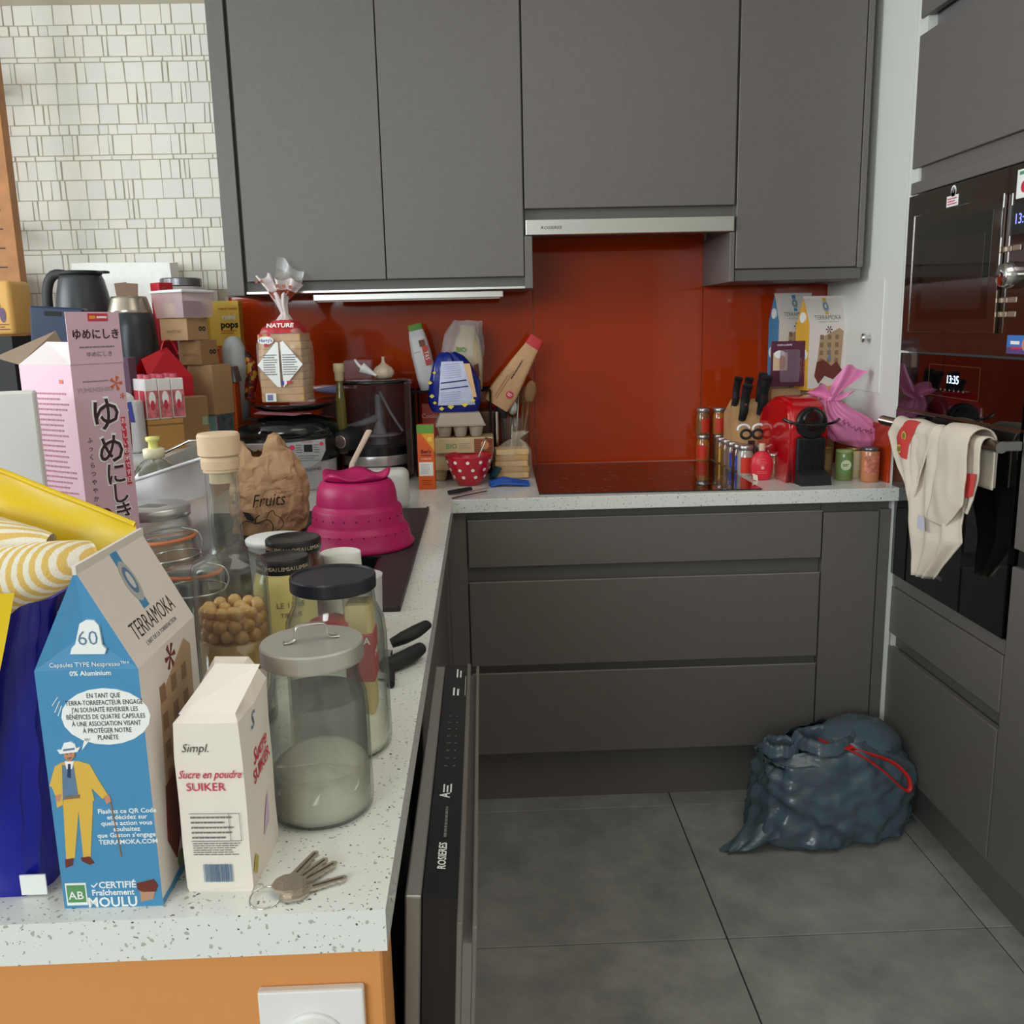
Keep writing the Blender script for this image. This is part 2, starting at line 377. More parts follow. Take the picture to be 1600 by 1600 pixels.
# end wall of the peninsula, orange paint
b=B(); b.box(-1.95,-.62,-1.78,-1.715,0,.886,ORANGEP,bev=.002,seg=1); struct('wall_peninsula',b)
b=B(); b.box(-1.34,-1.29,-1.715,.63,0,1.06,ORANGEP); struct('wall_bar',b)

# ================================================================ BUILT-IN FURNITURE
# worktops
t=thing('worktop','speckled white quartz worktop in an L from the near end to under the hob','worktop',(0,0,0))
b=B(); hx0,hx1,hy0,hy1=-1.142,-.733,-.962,-.638
b.prism([(-1.29,-1.803),(-.612,-1.803),(-.612,-.003),(-1.29,-.003),(-1.29,hy0),(hx0,hy0),(hx0,hy1),(hx1,hy1),(hx1,hy0),(-1.29,hy0-.0001)],.886,ZC,QZ); b.build('peninsula_slab',t)
b=B(); b.box(-1.29,.616,-.003,.63,.886,ZC,QZ,bev=.0015,seg=1); b.build('hob_side_slab',t)
b=B(); b.box(-1.95,-1.262,-1.803,.62,1.062,ZB,QZ,bev=.0015,seg=1); b.build('raised_bar',label='raised quartz bar shelf running behind the left worktop, piled with boxes',cat='bar shelf')
# splashback
t=thing('splashback','glossy orange glass splashback behind the hob and worktop','splashback',(0,0,0))
b=B(); b.box(-1.331,-.353,.622,.63,ZC,1.492,ORANGEG,bev=.001,seg=1); b.build('glass_panel',t)
b=B(); b.box(-.351,.204,.622,.63,ZC,1.655,ORANGEG,bev=.001,seg=1); b.build('glass_panel',t)
b=B(); b.box(.206,.616,.622,.63,ZC,1.492,ORANGEG,bev=.001,seg=1); b.build('glass_panel',t)
b=B(); b.box(.607,.6155,.074,.62,ZC,1.084,ORANGEG,bev=.001,seg=1); b.build('side_upstand',label='low orange glass upstand on the white right-hand wall',cat='upstand')
t=thing('wall_hatch','white service hatch with a small knob in the right-hand wall','hatch',(0,0,0))
b=B(); b.box(.6125,.616,.176,.615,1.167,1.486,WHITE,bev=.001,seg=1); b.build('hatch_leaf',t)
b=B(); b.lathe([(.006,0),(.006,.012),(.012,.016),(.013,.024),(.009,.027)],CHROME,20,TM(.6125,.252,1.323,ry=-PI/2)); b.build('knob',t)
# wall cabinets
YW=.284
def door(t,x0,x1,y,z0,z1,name='door',m=None,axis='y',bev=.0015):
    b=B()
    if axis=='y': b.box(x0,x1,y,y+.018,z0,z1,m or CAB,bev=bev,seg=1)
    else: b.box(y,y+.018,x0,x1,z0,z1,m or CAB,bev=bev,seg=1)
    return b.build(name,t)
t=thing('wall_cabinet','double grey wall cupboard above the bread bag, left of the hood','cupboard',(0,0,0))
b=B(); b.box(-1.244,-1.196,YW-.002,.62,1.482,2.62,CAB,bev=.001,seg=1); b.build('end_panel',t)
b=B(); b.box(-1.196,-.39,YW+.02,.615,1.486,2.62,CABD); b.build('carcass',t)
b=B(); b.box(-.391,-.369,YW,.62,1.486,1.632,CAB,bev=.001,seg=1); b.box(-.391,-.3885,YW+.02,.62,1.632,2.62,CAB); b.build('side_panel',t)
b=B(); b.box(-1.19,-.392,YW+.001,YW+.02,1.486,1.492,STEEL); b.build('edge_profile',t)
door(t,-1.186,-.7905,YW,1.52,2.62); door(t,-.7875,-.3935,YW,1.52,2.62)
t=thing('wall_cabinet','grey wall cupboard directly above the steel extractor hood','cupboard',(0,0,0))
b=B(); b.box(-.388,.212,YW+.02,.62,1.676,2.62,CABD); b.build('carcass',t)
door(t,-.3885,.2125,YW,1.706,2.62)
t=thing('wall_cabinet','single grey wall cupboard right of the hood, beside the white wall','cupboard',(0,0,0))
b=B(); b.box(.202,.216,YW+.002,.62,1.492,1.632,CAB,bev=.001,seg=1); b.box(.2125,.216,YW+.02,.62,1.632,2.62,CAB); b.build('side_panel',t)
b=B(); b.box(.216,.585,YW+.018,.615,1.492,2.62,CABD); b.build('carcass',t)
door(t,.219,.572,YW,1.528,2.62); b=B(); b.box(.574,.5905,YW-.004,.62,1.525,2.62,CAB,bev=.001,seg=1); b.build('end_panel',t)
b=B(); b.box(.219,.588,YW+.006,.3,1.494,1.524,CABD); b.build('grip_recess',t)
# hood
t=thing('extractor_hood','flat stainless extractor hood under the middle wall cupboard','extractor hood',(0,0,0))
b=B(); b.box(-.387,.211,YW-.006,YW+.03,1.633,1.675,STEEL,bev=.001,seg=1); b.build('front_lip',t)
b=B(); b.box(-.367,.2,YW+.03,.615,1.655,1.676,mat('hood_grey',(150,140,132),.4,.6)); 
b.build('underside',t)
for i in range(2): b=B(); b.box(-.33+i*.27,-.09+i*.27,.36,.57,1.652,1.6548,mat('grease_filter',(120,116,112),.5,.8,bump=.5,bs=300)); b.build('filter_panel',t)
b=B(); b.text('ROSIERES',.0115,INK,face((-.345,YW-.006,1.652)),align='LEFT',sx=1.25,shear=.2,bold=.01); b.build('lettering',t)
# under-cabinet lamp
t=thing('under_cabinet_lamp','long aluminium strip lamp under the left wall cupboard','lamp',(0,0,0))
b=B(); b.box(-1.005,-.455,.30,.36,1.463,1.482,mat('aluminium',(190,186,180),.35,.9),bev=.002); b.build('housing',t)
b=B(); b.box(-.995,-.465,.31,.35,1.4605,1.463,mat('opal_diffuser',(235,232,225),.4)); b.build('diffuser',t)
# base units
YF=.017
t=thing('drawer_unit','wide dark grey three-drawer base unit under the hob','drawer unit',(0,0,0))
b=B(); b.box(-.579,.408,YF+.02,.60,.171,.886,CABD); b.build('carcass',t)
for z0,z1 in ((.727,.859),(.439,.683),(.171,.415)):
    o=door(t,-.575,.4065,YF,z0,z1,'drawer'); 
    b=B(); b.box(-.575,.4065,YF+.0005,YF+.004,z1,z1+.002,mat('light_laminate_edge',(150,146,140),.4)); b.build('top_edge',o)
b=B(); b.box(-.62,.616,.0762,.09,0,.171,CAB); b.box(-.628,-.579,YF+.004,.05,.171,.886,CAB); b.build('plinth',label='dark grey plinth board under the drawer unit at floor level',cat='plinth')
t=thing('base_cabinet','narrow dark grey base cupboard right of the drawers','cupboard',(0,0,0))
b=B(); b.box(.410,.616,YF+.02,.60,.171,.886,CABD); b.build('carcass',t)
door(t,.4105,.566,YF,.171,.855); b=B(); b.box(.569,.600,YF+.002,YF+.02,.171,.86,CAB); b.build('filler_strip',t); b=B(); b.box(.6,.6155,YF+.004,YF+.03,.0,.886,WHITE); b.build('white_edge',t)
t=thing('base_cabinet','dark grey sink base cupboard facing the aisle beside the corner','cupboard',(0,0,0))
b=B(); b.box(-1.27,-.652,-1.08,.6,.171,.74,CABD); b.box(-.70,-.652,-1.08,.6,.74,.886,CABD); b.box(-.70,-.69,-1.08,.0,0,.171,CAB); b.build('carcass',t)
for y0,y1 in ((-1.075,-.56),(-.556,-.06)):
    b=B(); b.box(-.652,-.634,y0,y1,.171,.855,CAB,bev=.0015,seg=1); b.build('door',t)
b=B(); b.box(-.652,-.628,-.056,.017,.171,.886,CAB); b.build('filler_strip',t)
# dishwasher, door ajar
t=thing('dishwasher','built-in dishwasher with its door ajar below the near worktop','dishwasher',(0,0,0))
b=B(); b.box(-1.2,-.66,-1.70,-1.09,.09,.88,mat('grey_tub',(120,118,116),.5,.6)); b.build('tub',t)
dt=thing('door','','') ; del dt['label']; del dt['category']; dt.parent=t; dt.location=(-.6,-1.39,.12); dt.rotation_euler=(0,R(2.9),0)
SD=mat('dark_door_side',(46,36,30),.35); 
b=B(); b.box(-.046,-.03,-.30,.302,.0,.738,mat('satin_inner_steel',(175,172,168),.35,.7),bev=.002); b.build('inner_liner',dt)
b=B(); b.box(-.029,.004,-.30,.302,0,.736,SD); b.build('door_body',dt)
b=B(); b.box(-.029,.004,-.30,.302,.736,.740,mat('dark_control_strip',(24,30,30),.25)); CP=b
F=face((-.013,0,.7402),(0,1,0),(-1,0,0)); b.text('ROSIERES',.0115,WHITEINK,F@TM(-.235,0,0),sx=1.0,bold=.02,shear=.1); b.text('A',.016,WHITEINK,F@TM(-.112,.002,0),bold=.02); b.scribble(-.105,-.085,-.006,.006,3,WHITEINK,F); b.scribble(-.2,-.135,-.004,.002,1,GREYINK,F)
for i in range(8): b.text('PEHQO8S4'[i],.007,GREYINK,F@TM(-.04+i*.021,.003,0)); b.disc(-.04+i*.021,-.006,.0012,.0012,GREYINK,F)
b.rect(.18,.255,-.0155,-.0150,WHITEINK,F); b.scribble(.18,.21,-.008,.004,2,WHITEINK,F); b.scribble(.25,.285,-.01,.0,2,WHITEINK,F); b.build('control_panel',dt)
b=B(); b.box(.004,.0095,-.345,.306,-.02,.742,CAB,bev=.001,seg=1); b.box(.0095,.018,-.345,.306,-.02,.722,CAB); b.box(.018,.0225,-.345,.306,-.02,.738,CAB,bev=.001,seg=1); b.build('front_panel',dt)
# tall unit with ovens (faces the aisle, -x)
XR=.614
t=thing('tall_cabinet','tall grey oven housing on the right with white side edge','cupboard',(0,0,0))
b=B(); b.box(XR+.006,1.19,.018,.074,0,2.62,WHITE); b.box(XR+.03,1.19,-.552,.018,.14,2.62,mat('grey_carcass',(112,112,110),.5)); b.build('carcass',t)
def tdoor(z0,z1,y0=-.549,y1=.047,par=None,n='door'): 
    b=B(); b.box(XR,XR+.018,y0,y1,z0,z1,CAB,bev=.0015,seg=1); return b.build(n,par or t)
tdoor(1.757,2.08); tdoor(2.12,2.62); tdoor(1.692,1.722,n='filler_strip'); tdoor(.503,.637,n='drawer'); tdoor(.14,.462,n='drawer')
for q_ in ((XR+.02,XR+.0299,-.549,.018,.462,.503,CABD),(XR+.004,XR+.03,-.549,.018,.64,.673,CAB),(XR+.012,XR+.0299,-.549,.018,1.722,1.757,CAB)): b=B(); b.box(*q_); b.build('grip_recess',t)
b=B(); b.box(XR+.05,XR+.066,-1.2,.03,0,.14,CAB); b.build('plinth',t)
t=thing('tall_cabinet','second tall grey cupboard at the right edge, nearer than the ovens','cupboard',(0,0,0))
b=B(); b.box(XR+.03,1.19,-1.2,-.553,.14,2.62,CABD); b.build('carcass',t)
tdoor(.14,.845,-1.19,-.556,t); tdoor(.885,2.62,-1.19,-.556,t)
b=B(); b.box(XR+.012,XR+.03,-1.19,-.556,.845,.885,BLACKM); b.build('grip_recess',t)
# microwave
BR=mat('bronze_mirror_glass',(62,46,36),.12,.55,coat=.5)
FX=face((XR-.003,0,0),(0,-1,0),(0,0,1))   # u runs toward the viewer (-y), v up, w toward -x
t=thing('microwave_oven','built-in bronze glass microwave above the black oven','microwave',(0,0,0))
b=B(); b.box(XR-.003,XR+.03,-.549,.046,1.292,1.688,BR,bev=.001,seg=1); b.build('frame',t)
b=B(); b.box(XR-.012,XR-.003,-.43,-.012,1.341,1.634,BR,bev=.002,seg=1); b.build('door',t)
o=t; b=B(); b.box(XR-.0125,XR-.011,-.392,-.045,1.372,1.606,mat('dark_bronze_window',(22,20,16),.06,.1,coat=.6)); b.box(XR-.0128,XR-.0125,-.365,-.075,1.395,1.56,mat('window_mesh',(40,30,24),.15,.2,coat=.6)); b.build('window',t)
b=B(); 
for (y0,y1,z0,z1) in ((-.0125,-.0105,1.341,1.634),(-.4315,-.4295,1.341,1.634)): b=B(); b.box(XR-.0135,XR-.011,y0,y1,z0,z1,CHROME); b.build('door_trim',t)
b=B(); b.box(XR-.005,XR-.003,-.545,-.445,1.545,1.607,BLACK); b.build('display',t); 
b=B(); b.text('13:35',.03,mat('blue_led',(120,130,255),.4,emit=2.0),FX@TM(.497,1.576,.002)); b.build('display_digits',t)
for z0 in (1.512,1.405,1.375):
    for y0 in (-.498,-.462):
        b=B(); b.box(XR-.006,XR-.003,y0,y0+.033,z0,z0+.012,mat('bronze_button',(170,150,130),.35,.6),bev=.0015,seg=1); b.build('button',t)
b=B(); b.lathe([(.028,0),(.028,.012),(.024,.028),(.02,.031),(0,.031)],CHROME,32,TM(XR-.003,-.478,1.462,ry=-PI/2)); b.build('knob',t)
b=B(); FXg=FX
b.rect(-.0+.16,.215,1.637,1.662,WHITEINK,FX@TM(0,0,0),h=.0008); b.disc(.19,1.672,.012,.013,WHITEINK,FX,h=.0008); b.rect(.18,.2,1.66,1.675,WHITEINK,FX,h=.0008); b.disc(.19,1.674,.006,.007,GREYINK,FX,h=.0011); b.scribble(.165,.21,1.64,1.658,3,REDINK,FX@TM(0,0,.0008)); b.build('sticker',label='white paper sticker shaped like a bell on the microwave frame',cat='sticker')
b=B(); b.rect(.472,.56,1.298,1.337,mat('postcard_blue',(66,120,196),.4),FX,h=.0012); b.rect(.472,.56,1.298,1.312,mat('postcard_purple',(92,74,128),.4),FX,h=.0014); b.disc(.545,1.318,.016,.014,mat('postcard_pink',(206,140,130),.4),FX,h=.0016); b.rect(.487,.52,1.318,1.325,WHITEINK,FX,h=.0018); b.rect(.49,.53,1.308,1.313,REDINK,FX,h=.0018); b.build('fridge_magnet',label='small blue landscape picture magnet at lower right of the microwave',cat='magnet')
b=B(); b.rect(.462,.55,1.618,1.676,WHITEINK,FX,h=.0012); b.disc(.49,1.64,.012,.012,REDINK,FX,h=.0014); b.rect(.47,.5,1.665,1.672,mat('sticker_green',(90,150,110),.5),FX,h=.0014); b.build('fridge_magnet',label='white picture magnet with a red spot at upper right of the microwave',cat='magnet')
# oven
t=thing('oven','built-in black glass oven with a bar handle, towel hanging on it','oven',(0,0,0))
b=B(); b.box(XR-.002,XR+.03,-.549,.046,1.14,1.286,BGLASS,bev=.001,seg=1); b.build('control_panel',t)
b=B(); b.box(XR-.006,XR+.03,-.549,.046,.676,1.134,BGLASS,bev=.002,seg=1); b.build('door',t)
b=B(); b.box(XR-.003,XR+.004,-.549,.046,1.134,1.141,mat('seam_bronze',(90,60,44),.3,.6)); b.build('seam',t)
b=B(); b.rect(.123,.369,1.262,1.263,mat('thin_bronze_line',(130,90,62),.4,.5),FX@TM(0,0,-.001)); b.rect(.123,.369,1.186,1.187,MC['thin_bronze_line'],FX@TM(0,0,-.001)); b.rect(.123,.124,1.186,1.263,MC['thin_bronze_line'],FX@TM(0,0,-.001)); b.rect(.368,.369,1.186,1.263,MC['thin_bronze_line'],FX@TM(0,0,-.001)); b.build('display_frame',t)
b=B(); b.text('13:35',.028,mat('white_led',(190,225,255),.4,emit=2.5),FX@TM(.245,1.228,-.0005)); 
for i in range(6): b.disc(.19+i*.022,1.203,.0025,.0025,GREYINK,FX@TM(0,0,-.0005))
b.build('display_digits',t)
b=B(); b.text('ROSIERES',.0125,GREYINK,FX@TM(.245,.735,.003),sx=.9); b.build('lettering',t)
BAR=mat('bronze_steel_handle',(150,126,118),.2,1)
b=B(); b.tube([(XR-.056,.012,1.108),(XR-.056,-.575,1.108)],.0125,BAR,20,smooth=0)
b.cyl(.0126,0,.001,STEEL,TM(XR-.056,-.5755,1.108,rx=PI/2)); b.build('handle',t)
for y0 in (-.03,-.555): b=B(); b.box(XR-.056,XR-.006,y0-.012,y0+.006,1.098,1.118,STEEL,bev=.002,seg=1); b.build('handle_bracket',t)
# hob
t=thing('induction_hob','black glass induction hob set in the worktop','hob',(0,0,0))
b=B(); b.prism([(-.376,.04),(.237,.02),(.232,.575),(-.366,.59)],ZC,ZC+.004,BGLASS); b.build('glass_top',t)
b=B()
for k in range(70):
    x=rd.uniform(-.35,.2); y=rd.choice((rd.uniform(.05,.16),rd.uniform(.2,.55))); b.rect(x,x+rd.uniform(.002,.02),y,y+.0012,mat('crumbs',(150,110,80),.8),TM(0,0,ZC+.004),h=.0003)
b.build('smears',t,kind='stuff')
# sink
t=thing('sink','dark brown composite sink and drainer beside the pink colander','sink',(0,0,0))
SK=mat('brown_black_composite',(52,44,44),.55,bump=.3,bs=250)
x0,x1,y0,y1=-1.22,-.668,-1.0,-.135
b=B(); bz=ZC
# frame as strips round the bowl
bx0,bx1,by0,by1=-1.14,-.735,-.96,-.64
b.box(x0,x1,y0,by0,bz,bz+.007,SK); b.box(x0,x1,by1,y1,bz,bz+.007,SK,bev=.001,seg=1); b.box(x0,bx0,by0,by1,bz,bz+.007,SK); b.box(bx1,x1,by0,by1,bz,bz+.007,SK)
b.box(x1-.006,x1,y0,y1,bz+.007,bz+.010,SK)
b.build('rim',t)
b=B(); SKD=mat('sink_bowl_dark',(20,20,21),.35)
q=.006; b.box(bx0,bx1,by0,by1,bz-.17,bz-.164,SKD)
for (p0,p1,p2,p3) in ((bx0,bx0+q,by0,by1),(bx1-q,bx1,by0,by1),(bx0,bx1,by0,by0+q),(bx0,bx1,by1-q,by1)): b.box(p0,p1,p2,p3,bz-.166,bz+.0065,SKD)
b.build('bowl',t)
b=B(); b.cyl(.03,bz-.164,bz-.162,STEEL,TM(-.94,-.8,0)); b.build('drain',t)
b=B()
for i in range(9): b.box(x0+.05+i*.045,x0+.056+i*.045,-.58,-.18,bz+.007,bz+.0085,SK)
b.build('drainer_ridges',t)
# dimmer switch on the orange wall
t=thing('wall_switch','white square rotary dimmer switch on the orange end wall','switch',(-.680,-1.78,.797))
b=B(); b.box(-.044,.044,-.009,0,-.044,.044,mat('white_switch_plastic',(238,234,230),.3),bev=.002); b.build('plate',t)
b=B(); b.lathe([(.027,0),(.027,.002),(.0255,.003),(.0235,.003),(.023,.012),(.021,.015),(0,.015)],MC['white_switch_plastic'],40,TM(0,-.009,-.003,rx=PI/2)); b.build('dial',t)
# wooden shelving at the far left
t=thing('wooden_shelf_unit','orange wooden shelf upright with dark slots at the left edge','shelf unit',(0,0,0))
b=B(); b.box(-1.99,-1.900,.45,.49,1.1,2.65,WOOD,bev=.002,seg=1); b.build('upright',t)
for i in range(26): b=B(); b.box(-1.975,-1.935,.4485,.4515,1.2+i*.055,1.203+i*.055,BLACKM); b.build('slot',t)
for z in (1.3,1.70,2.1):
    b=B(); b.box(-2.9,-2.0,.46,.62,z,z+.022,WOOD,bev=.002,seg=1); b.build('shelf_board',t)
b=B(); b.box(-2.9,-2.0,.6,.615,1.1,2.65,mat('shadow_back',(70,64,62),.8)); b.build('shadow_back_board',t)  # dark sheet, its colour stands in for the shade behind the shelves
# ================================================================ FOREGROUND ON THE NEAR WORKTOP
BLUEC=mat('carton_blue',(74,142,186),.5); CARTW=mat('carton_offwhite',(228,218,210),.5); SKIN=mat('printed_skin',(206,140,104),.6)
YSUIT=mat('printed_yellow',(226,182,72),.6); TAN=mat('printed_tan',(178,148,116),.6); TAN2=mat('printed_dark_tan',(138,108,82),.6); CHOC=mat('printed_chocolate',(110,46,34),.6); SLATE=mat('printed_slate_blue',(98,126,156),.6)
def gable_carton(name,label,loc,rz,w,d,sh,rd_,endcol,white=CARTW,detail=True,accent=None,group=None,rx=0,ry=0):
    """carton whose ridge runs front to back; front gable end coloured, long side off-white"""
    t=thing(name,label,'carton',loc,rz,group,rx,ry); hw=w/2; hd=d/2; ac=accent or endcol
    b=B(); tk=.0012
    # long sides and roof slopes
    for s_ in (-1,1):
        x=s_*hw
        b.add([(x,-hd,0),(x,hd,0),(x,hd,sh),(x,-hd,sh),(0,hd,rd_),(0,-hd,rd_)],[(0,1,2,3),(3,2,4,5)] if s_>0 else [(3,2,1,0),(5,4,2,3)],white)
    b.box(-.0015,.0015,-hd-.001,hd+.001,rd_-.003,rd_+.004,white)
    b.add([(-hw,-hd,0),(hw,-hd,0),(hw,hd,0),(-hw,hd,0)],[(3,2,1,0)],white); b.build('carton_body',t)
    for e in (-1,1):
        b=B(); y=e*hd; yi=e*(hd-w*.05)
        b.add([(-hw,y,0),(hw,y,0),(hw,y,sh),(-hw,y,sh),(0,y,rd_),(0,yi,sh+.35*(rd_-sh))],[(0,1,2,3),(3,2,5),(3,5,4),(2,4,5)] ,endcol)
        b.build('gable_end',t)
    # white side print
    SF=face((hw,0,sh),(0,1,0),(-hw,0,rd_-sh)); VF=face((hw,0,0),(0,1,0),(0,0,1)); L=math.hypot(hw,rd_-sh); q=d/.135
    b=B(); b.rect(-.0065*q,.0065*q,L*.80,L+.001,ac,SF); b.disc(0,L*.66,.011*q,.019*q,mat('emblem_grey',(176,176,172),.6),SF,h=.0005); b.disc(0,L*.67,.0075*q,.0125*q,SLATE,SF,h=.0007); b.disc(0,L*.67,.004*q,.008*q,mat('emblem_pale',(204,208,206),.6),SF,h=.0009)
    b.rect(-.006*q,.006*q,L*.38,L*.47,ac,SF); b.build('emblem',t)
    b=B(); b.text('TERRAMOKA',.0215*q,mat('brown_black_ink',(62,46,40),.6),SF@TM(0,L*.26,0),sx=.72,bold=-.01); b.text("L'ART DE LA TORREFACTION",.0052*q,GREYINK,SF@TM(0,L*.11,0)); b.build('lettering',t)
    b=B(); H=sh; rr=random.Random(3)
    # spice star, facade, chocolate splash
    for a in range(6): b.poly([(.0,H*.93),(.012*math.cos(a*1.05-.2),H*.93+.012*math.sin(a*1.05-.2)),(.011*math.cos(a*1.05+.2),H*.93+.011*math.sin(a*1.05+.2))],CHOC,VF,h=.0006)
    b.poly([(-.04*q,H*.30),(-.03*q,H*.80),(-.005*q,H*.86),(.035*q,H*.95),(.05*q,H*.90),(.045*q,H*.35)],TAN,VF)
    for i in range(3):
        for j_ in range(4): b.rect((-.03+i*.026)*q,(-.018+i*.026)*q,H*(.42+j_*.12),H*(.49+j_*.12),TAN2,VF,h=.0006)
    b.poly([(0,H*.45),(.004,H*.70),(.010,H*.45)],SLATE,VF,h=.0008)
    b.poly([(-.045*q,H*.22),(-.038*q,H*.44),(-.015*q,H*.47),(.012*q,H*.37),(.03*q,H*.44),(.05*q,H*.30),(.02*q,H*.16),(-.01*q,H*.22),(-.03*q,H*.10)],CHOC,VF,h=.0010)
    b.disc(-.02*q,H*.07,.008,.008,mat('olive_stamp',(130,134,100),.6),VF); b.poly([(-hd+.0005,0.0005),(hd-.001,.0005),(hd-.001,H*.10),(-hd+.02,H*.03),(-hd+.0005,H*.03)],ac,VF,h=.0003)
    b.build('side_print',t)
    if detail:
        F=face((0,-hd,0)); k=w/.08
        def P(px,py): return ((px-(133+47*(py-1048)/370))/1900,(1418-py)/1814)
        def pp(*pts): return [P(*p) for p in pts]
        G=face((0,-hd+.0008,0)); 
        b=B(); b.poly([(x-.0075,z) for x,z in pp((126,1024),(128,1015),(133,1010),(139,980),(148,975),(160,976),(167,984),(172,1012),(178,1018),(176,1025))],WHITEINK,F@TM(-.001,0,-.0020),h=.0024)
        b.text('60',.0165,SLATE,F@TM(.0042,(1418-1002)/1814,.0005),bold=-.01); 
        b.text('Capsules TYPE Nespresso™*',.0052,WHITEINK,F@TM(.003,(1418-1040)/1814,0),sx=.98); b.text('0% Aluminium',.0055,WHITEINK,F@TM(.003,(1418-1053)/1814,0),bold=.02)
        u,v=P(163,1118); b.disc(u,v,.0345,.0235,WHITEINK,F); b.poly(pp((128,1168),(142,1150),(132,1150)),WHITEINK,F)
        for i,s_ in enumerate(('EN TANT QUE','TERRA-TORREFACTEUR ENGAGÉ',"J'AI SOUHAITÉ REVERSER LES",'BÉNÉFICES DE QUATRE CAPSULES','À UNE ASSOCIATION VISANT','À PROTÉGER NOTRE','PLANÈTE')):
            b.text(s_,.0056,INK,F@TM(u,v+.0175-i*.0058,.0005),sx=.72,ext=.0001)
        for p,q_ in (((83,1100),(91,1087)),((87,1110),(94,1093)),((92,1115),(97,1100))): b.poly([P(*p),(P(*p)[0]+.0006,P(*p)[1]),(P(*q_)[0]+.0006,P(*q_)[1]),P(*q_)],WHITEINK,F)
        for i,s_ in enumerate(('Flashez ce QR Code','et décidez sur','quelle action vous','souhaitez','que Gaston s’engage')): uu,vv=P(197,1264+i*9.5); b.text(s_,.0055,WHITEINK,F@TM(uu,vv,0),sx=1.02,bold=.015)
        uu,vv=P(200,1313); b.text('TERRAMOKA.COM',.0056,WHITEINK,F@TM(uu,vv,0),bold=.015)
        b.build('print',t)
        # printed man in a yellow suit
        b=B(); A=lambda m,*pts,h=.0004: b.poly(pp(*pts),m,F,h=h)
        A(YSUIT,(100,1240),(146,1238),(143,1335),(132,1336),(124,1262),(119,1336),(106,1338))
        A(YSUIT,(88,1192),(98,1186),(122,1184),(140,1190),(152,1212),(168,1238),(160,1244),(143,1226),(148,1246),(100,1252),(92,1256),(90,1238),(98,1228),(90,1224),(80,1222),h=.0005)
        A(SLATE,(99,1190),(116,1190),(124,1240),(100,1244),h=.0007); A(WHITEINK,(103,1184),(117,1184),(114,1196),(106,1196),h=.0008); A(mat('printed_navy',(40,56,92),.6),(108,1188),(112,1188),(112,1210),(107,1208),h=.001)
        A(YSUIT,(88,1192),(99,1187),(101,1250),(92,1256),(90,1238),(84,1222),h=.0009); 
        A(TAN2,(104,1238),(126,1236),(126,1241),(104,1243),h=.001)
        A(SKIN,(103,1168),(117,1166),(118,1176),(113,1184),(107,1184),(102,1176),h=.0010); A(WHITEINK,(92,1166),(98,1166),(102,1156),(112,1154),(118,1158),(120,1164),(126,1163),(122,1170),(96,1172),h=.0012); A(SLATE,(101,1165),(118,1163),(118,1166),(101,1168),h=.0014)
        A(INK,(105,1172),(108,1172),(108,1173),(105,1173),h=.0013); A(INK,(111,1171),(114,1171),(114,1172),(111,1172),h=.0013); A(TAN2,(106,1178),(114,1177),(112,1181),(108,1181),h=.0013)
        A(SKIN,(162,1240),(170,1238),(173,1248),(166,1252),h=.0007); A(SKIN,(90,1236),(99,1234),(96,1246),(90,1244),h=.0011)
        b.poly([P(171,1248),P(173,1248),P(191,1336),P(189,1336)],TAN2,F); A(CHOC,(104,1338),(117,1336),(116,1348),(105,1352)); A(CHOC,(128,1336),(141,1334),(149,1345),(142,1348),(130,1342))
        b.build('printed_man',t)
        b=B(); 
        def RR(m,x0,x1,y0,y1,h): q0=P((x0+x1)/2,(y0+y1)/2); b.rect(q0[0]-(x1-x0)/3800,q0[0]+(x1-x0)/3800,q0[1]-(y1-y0)/3628,q0[1]+(y1-y0)/3628,m,F,h=h)
        RR(WHITEINK,106,138,1377,1413,.0004); RR(mat('printed_green',(96,150,96),.6),108,136,1380,1408,.0006); uu,vv=P(122,1397); b.text('AB',.010,WHITEINK,F@TM(uu,vv,.0007),bold=.01)
        for i,(s_,z_) in enumerate((('✓CERTIFIÉ',.0082),('Fraîchement',.0072),('MOULU',.0122))): uu,vv=P(178,1384+i*12-(2 if i<2 else -2)); b.text(s_,z_,WHITEINK,F@TM(uu,vv,0),bold=.02,sx=.95)
        A(mat('printed_sack',(190,144,112),.6),(219,1390),(243,1388),(241,1406),(222,1410)); A(CHOC,(214,1380),(240,1374),(247,1384),(244,1394),(224,1394),(216,1390),h=.0006)
        b.build('logos',t)
    else:
        F=face((0,-hd,0)); b=B(); b.disc(0,sh*.55,w*.42,w*.28,WHITEINK,F); b.disc(0,sh*1.12,w*.2,w*.22,WHITEINK,F@TM(0,0,-.006),h=.008); b.build('print',t)
    return t
gable_carton('coffee_carton','tall blue and white coffee capsule carton with a man in a yellow suit',(-.833,-1.718,ZC),R(-1),.080,.134,.204,.283,BLUEC)

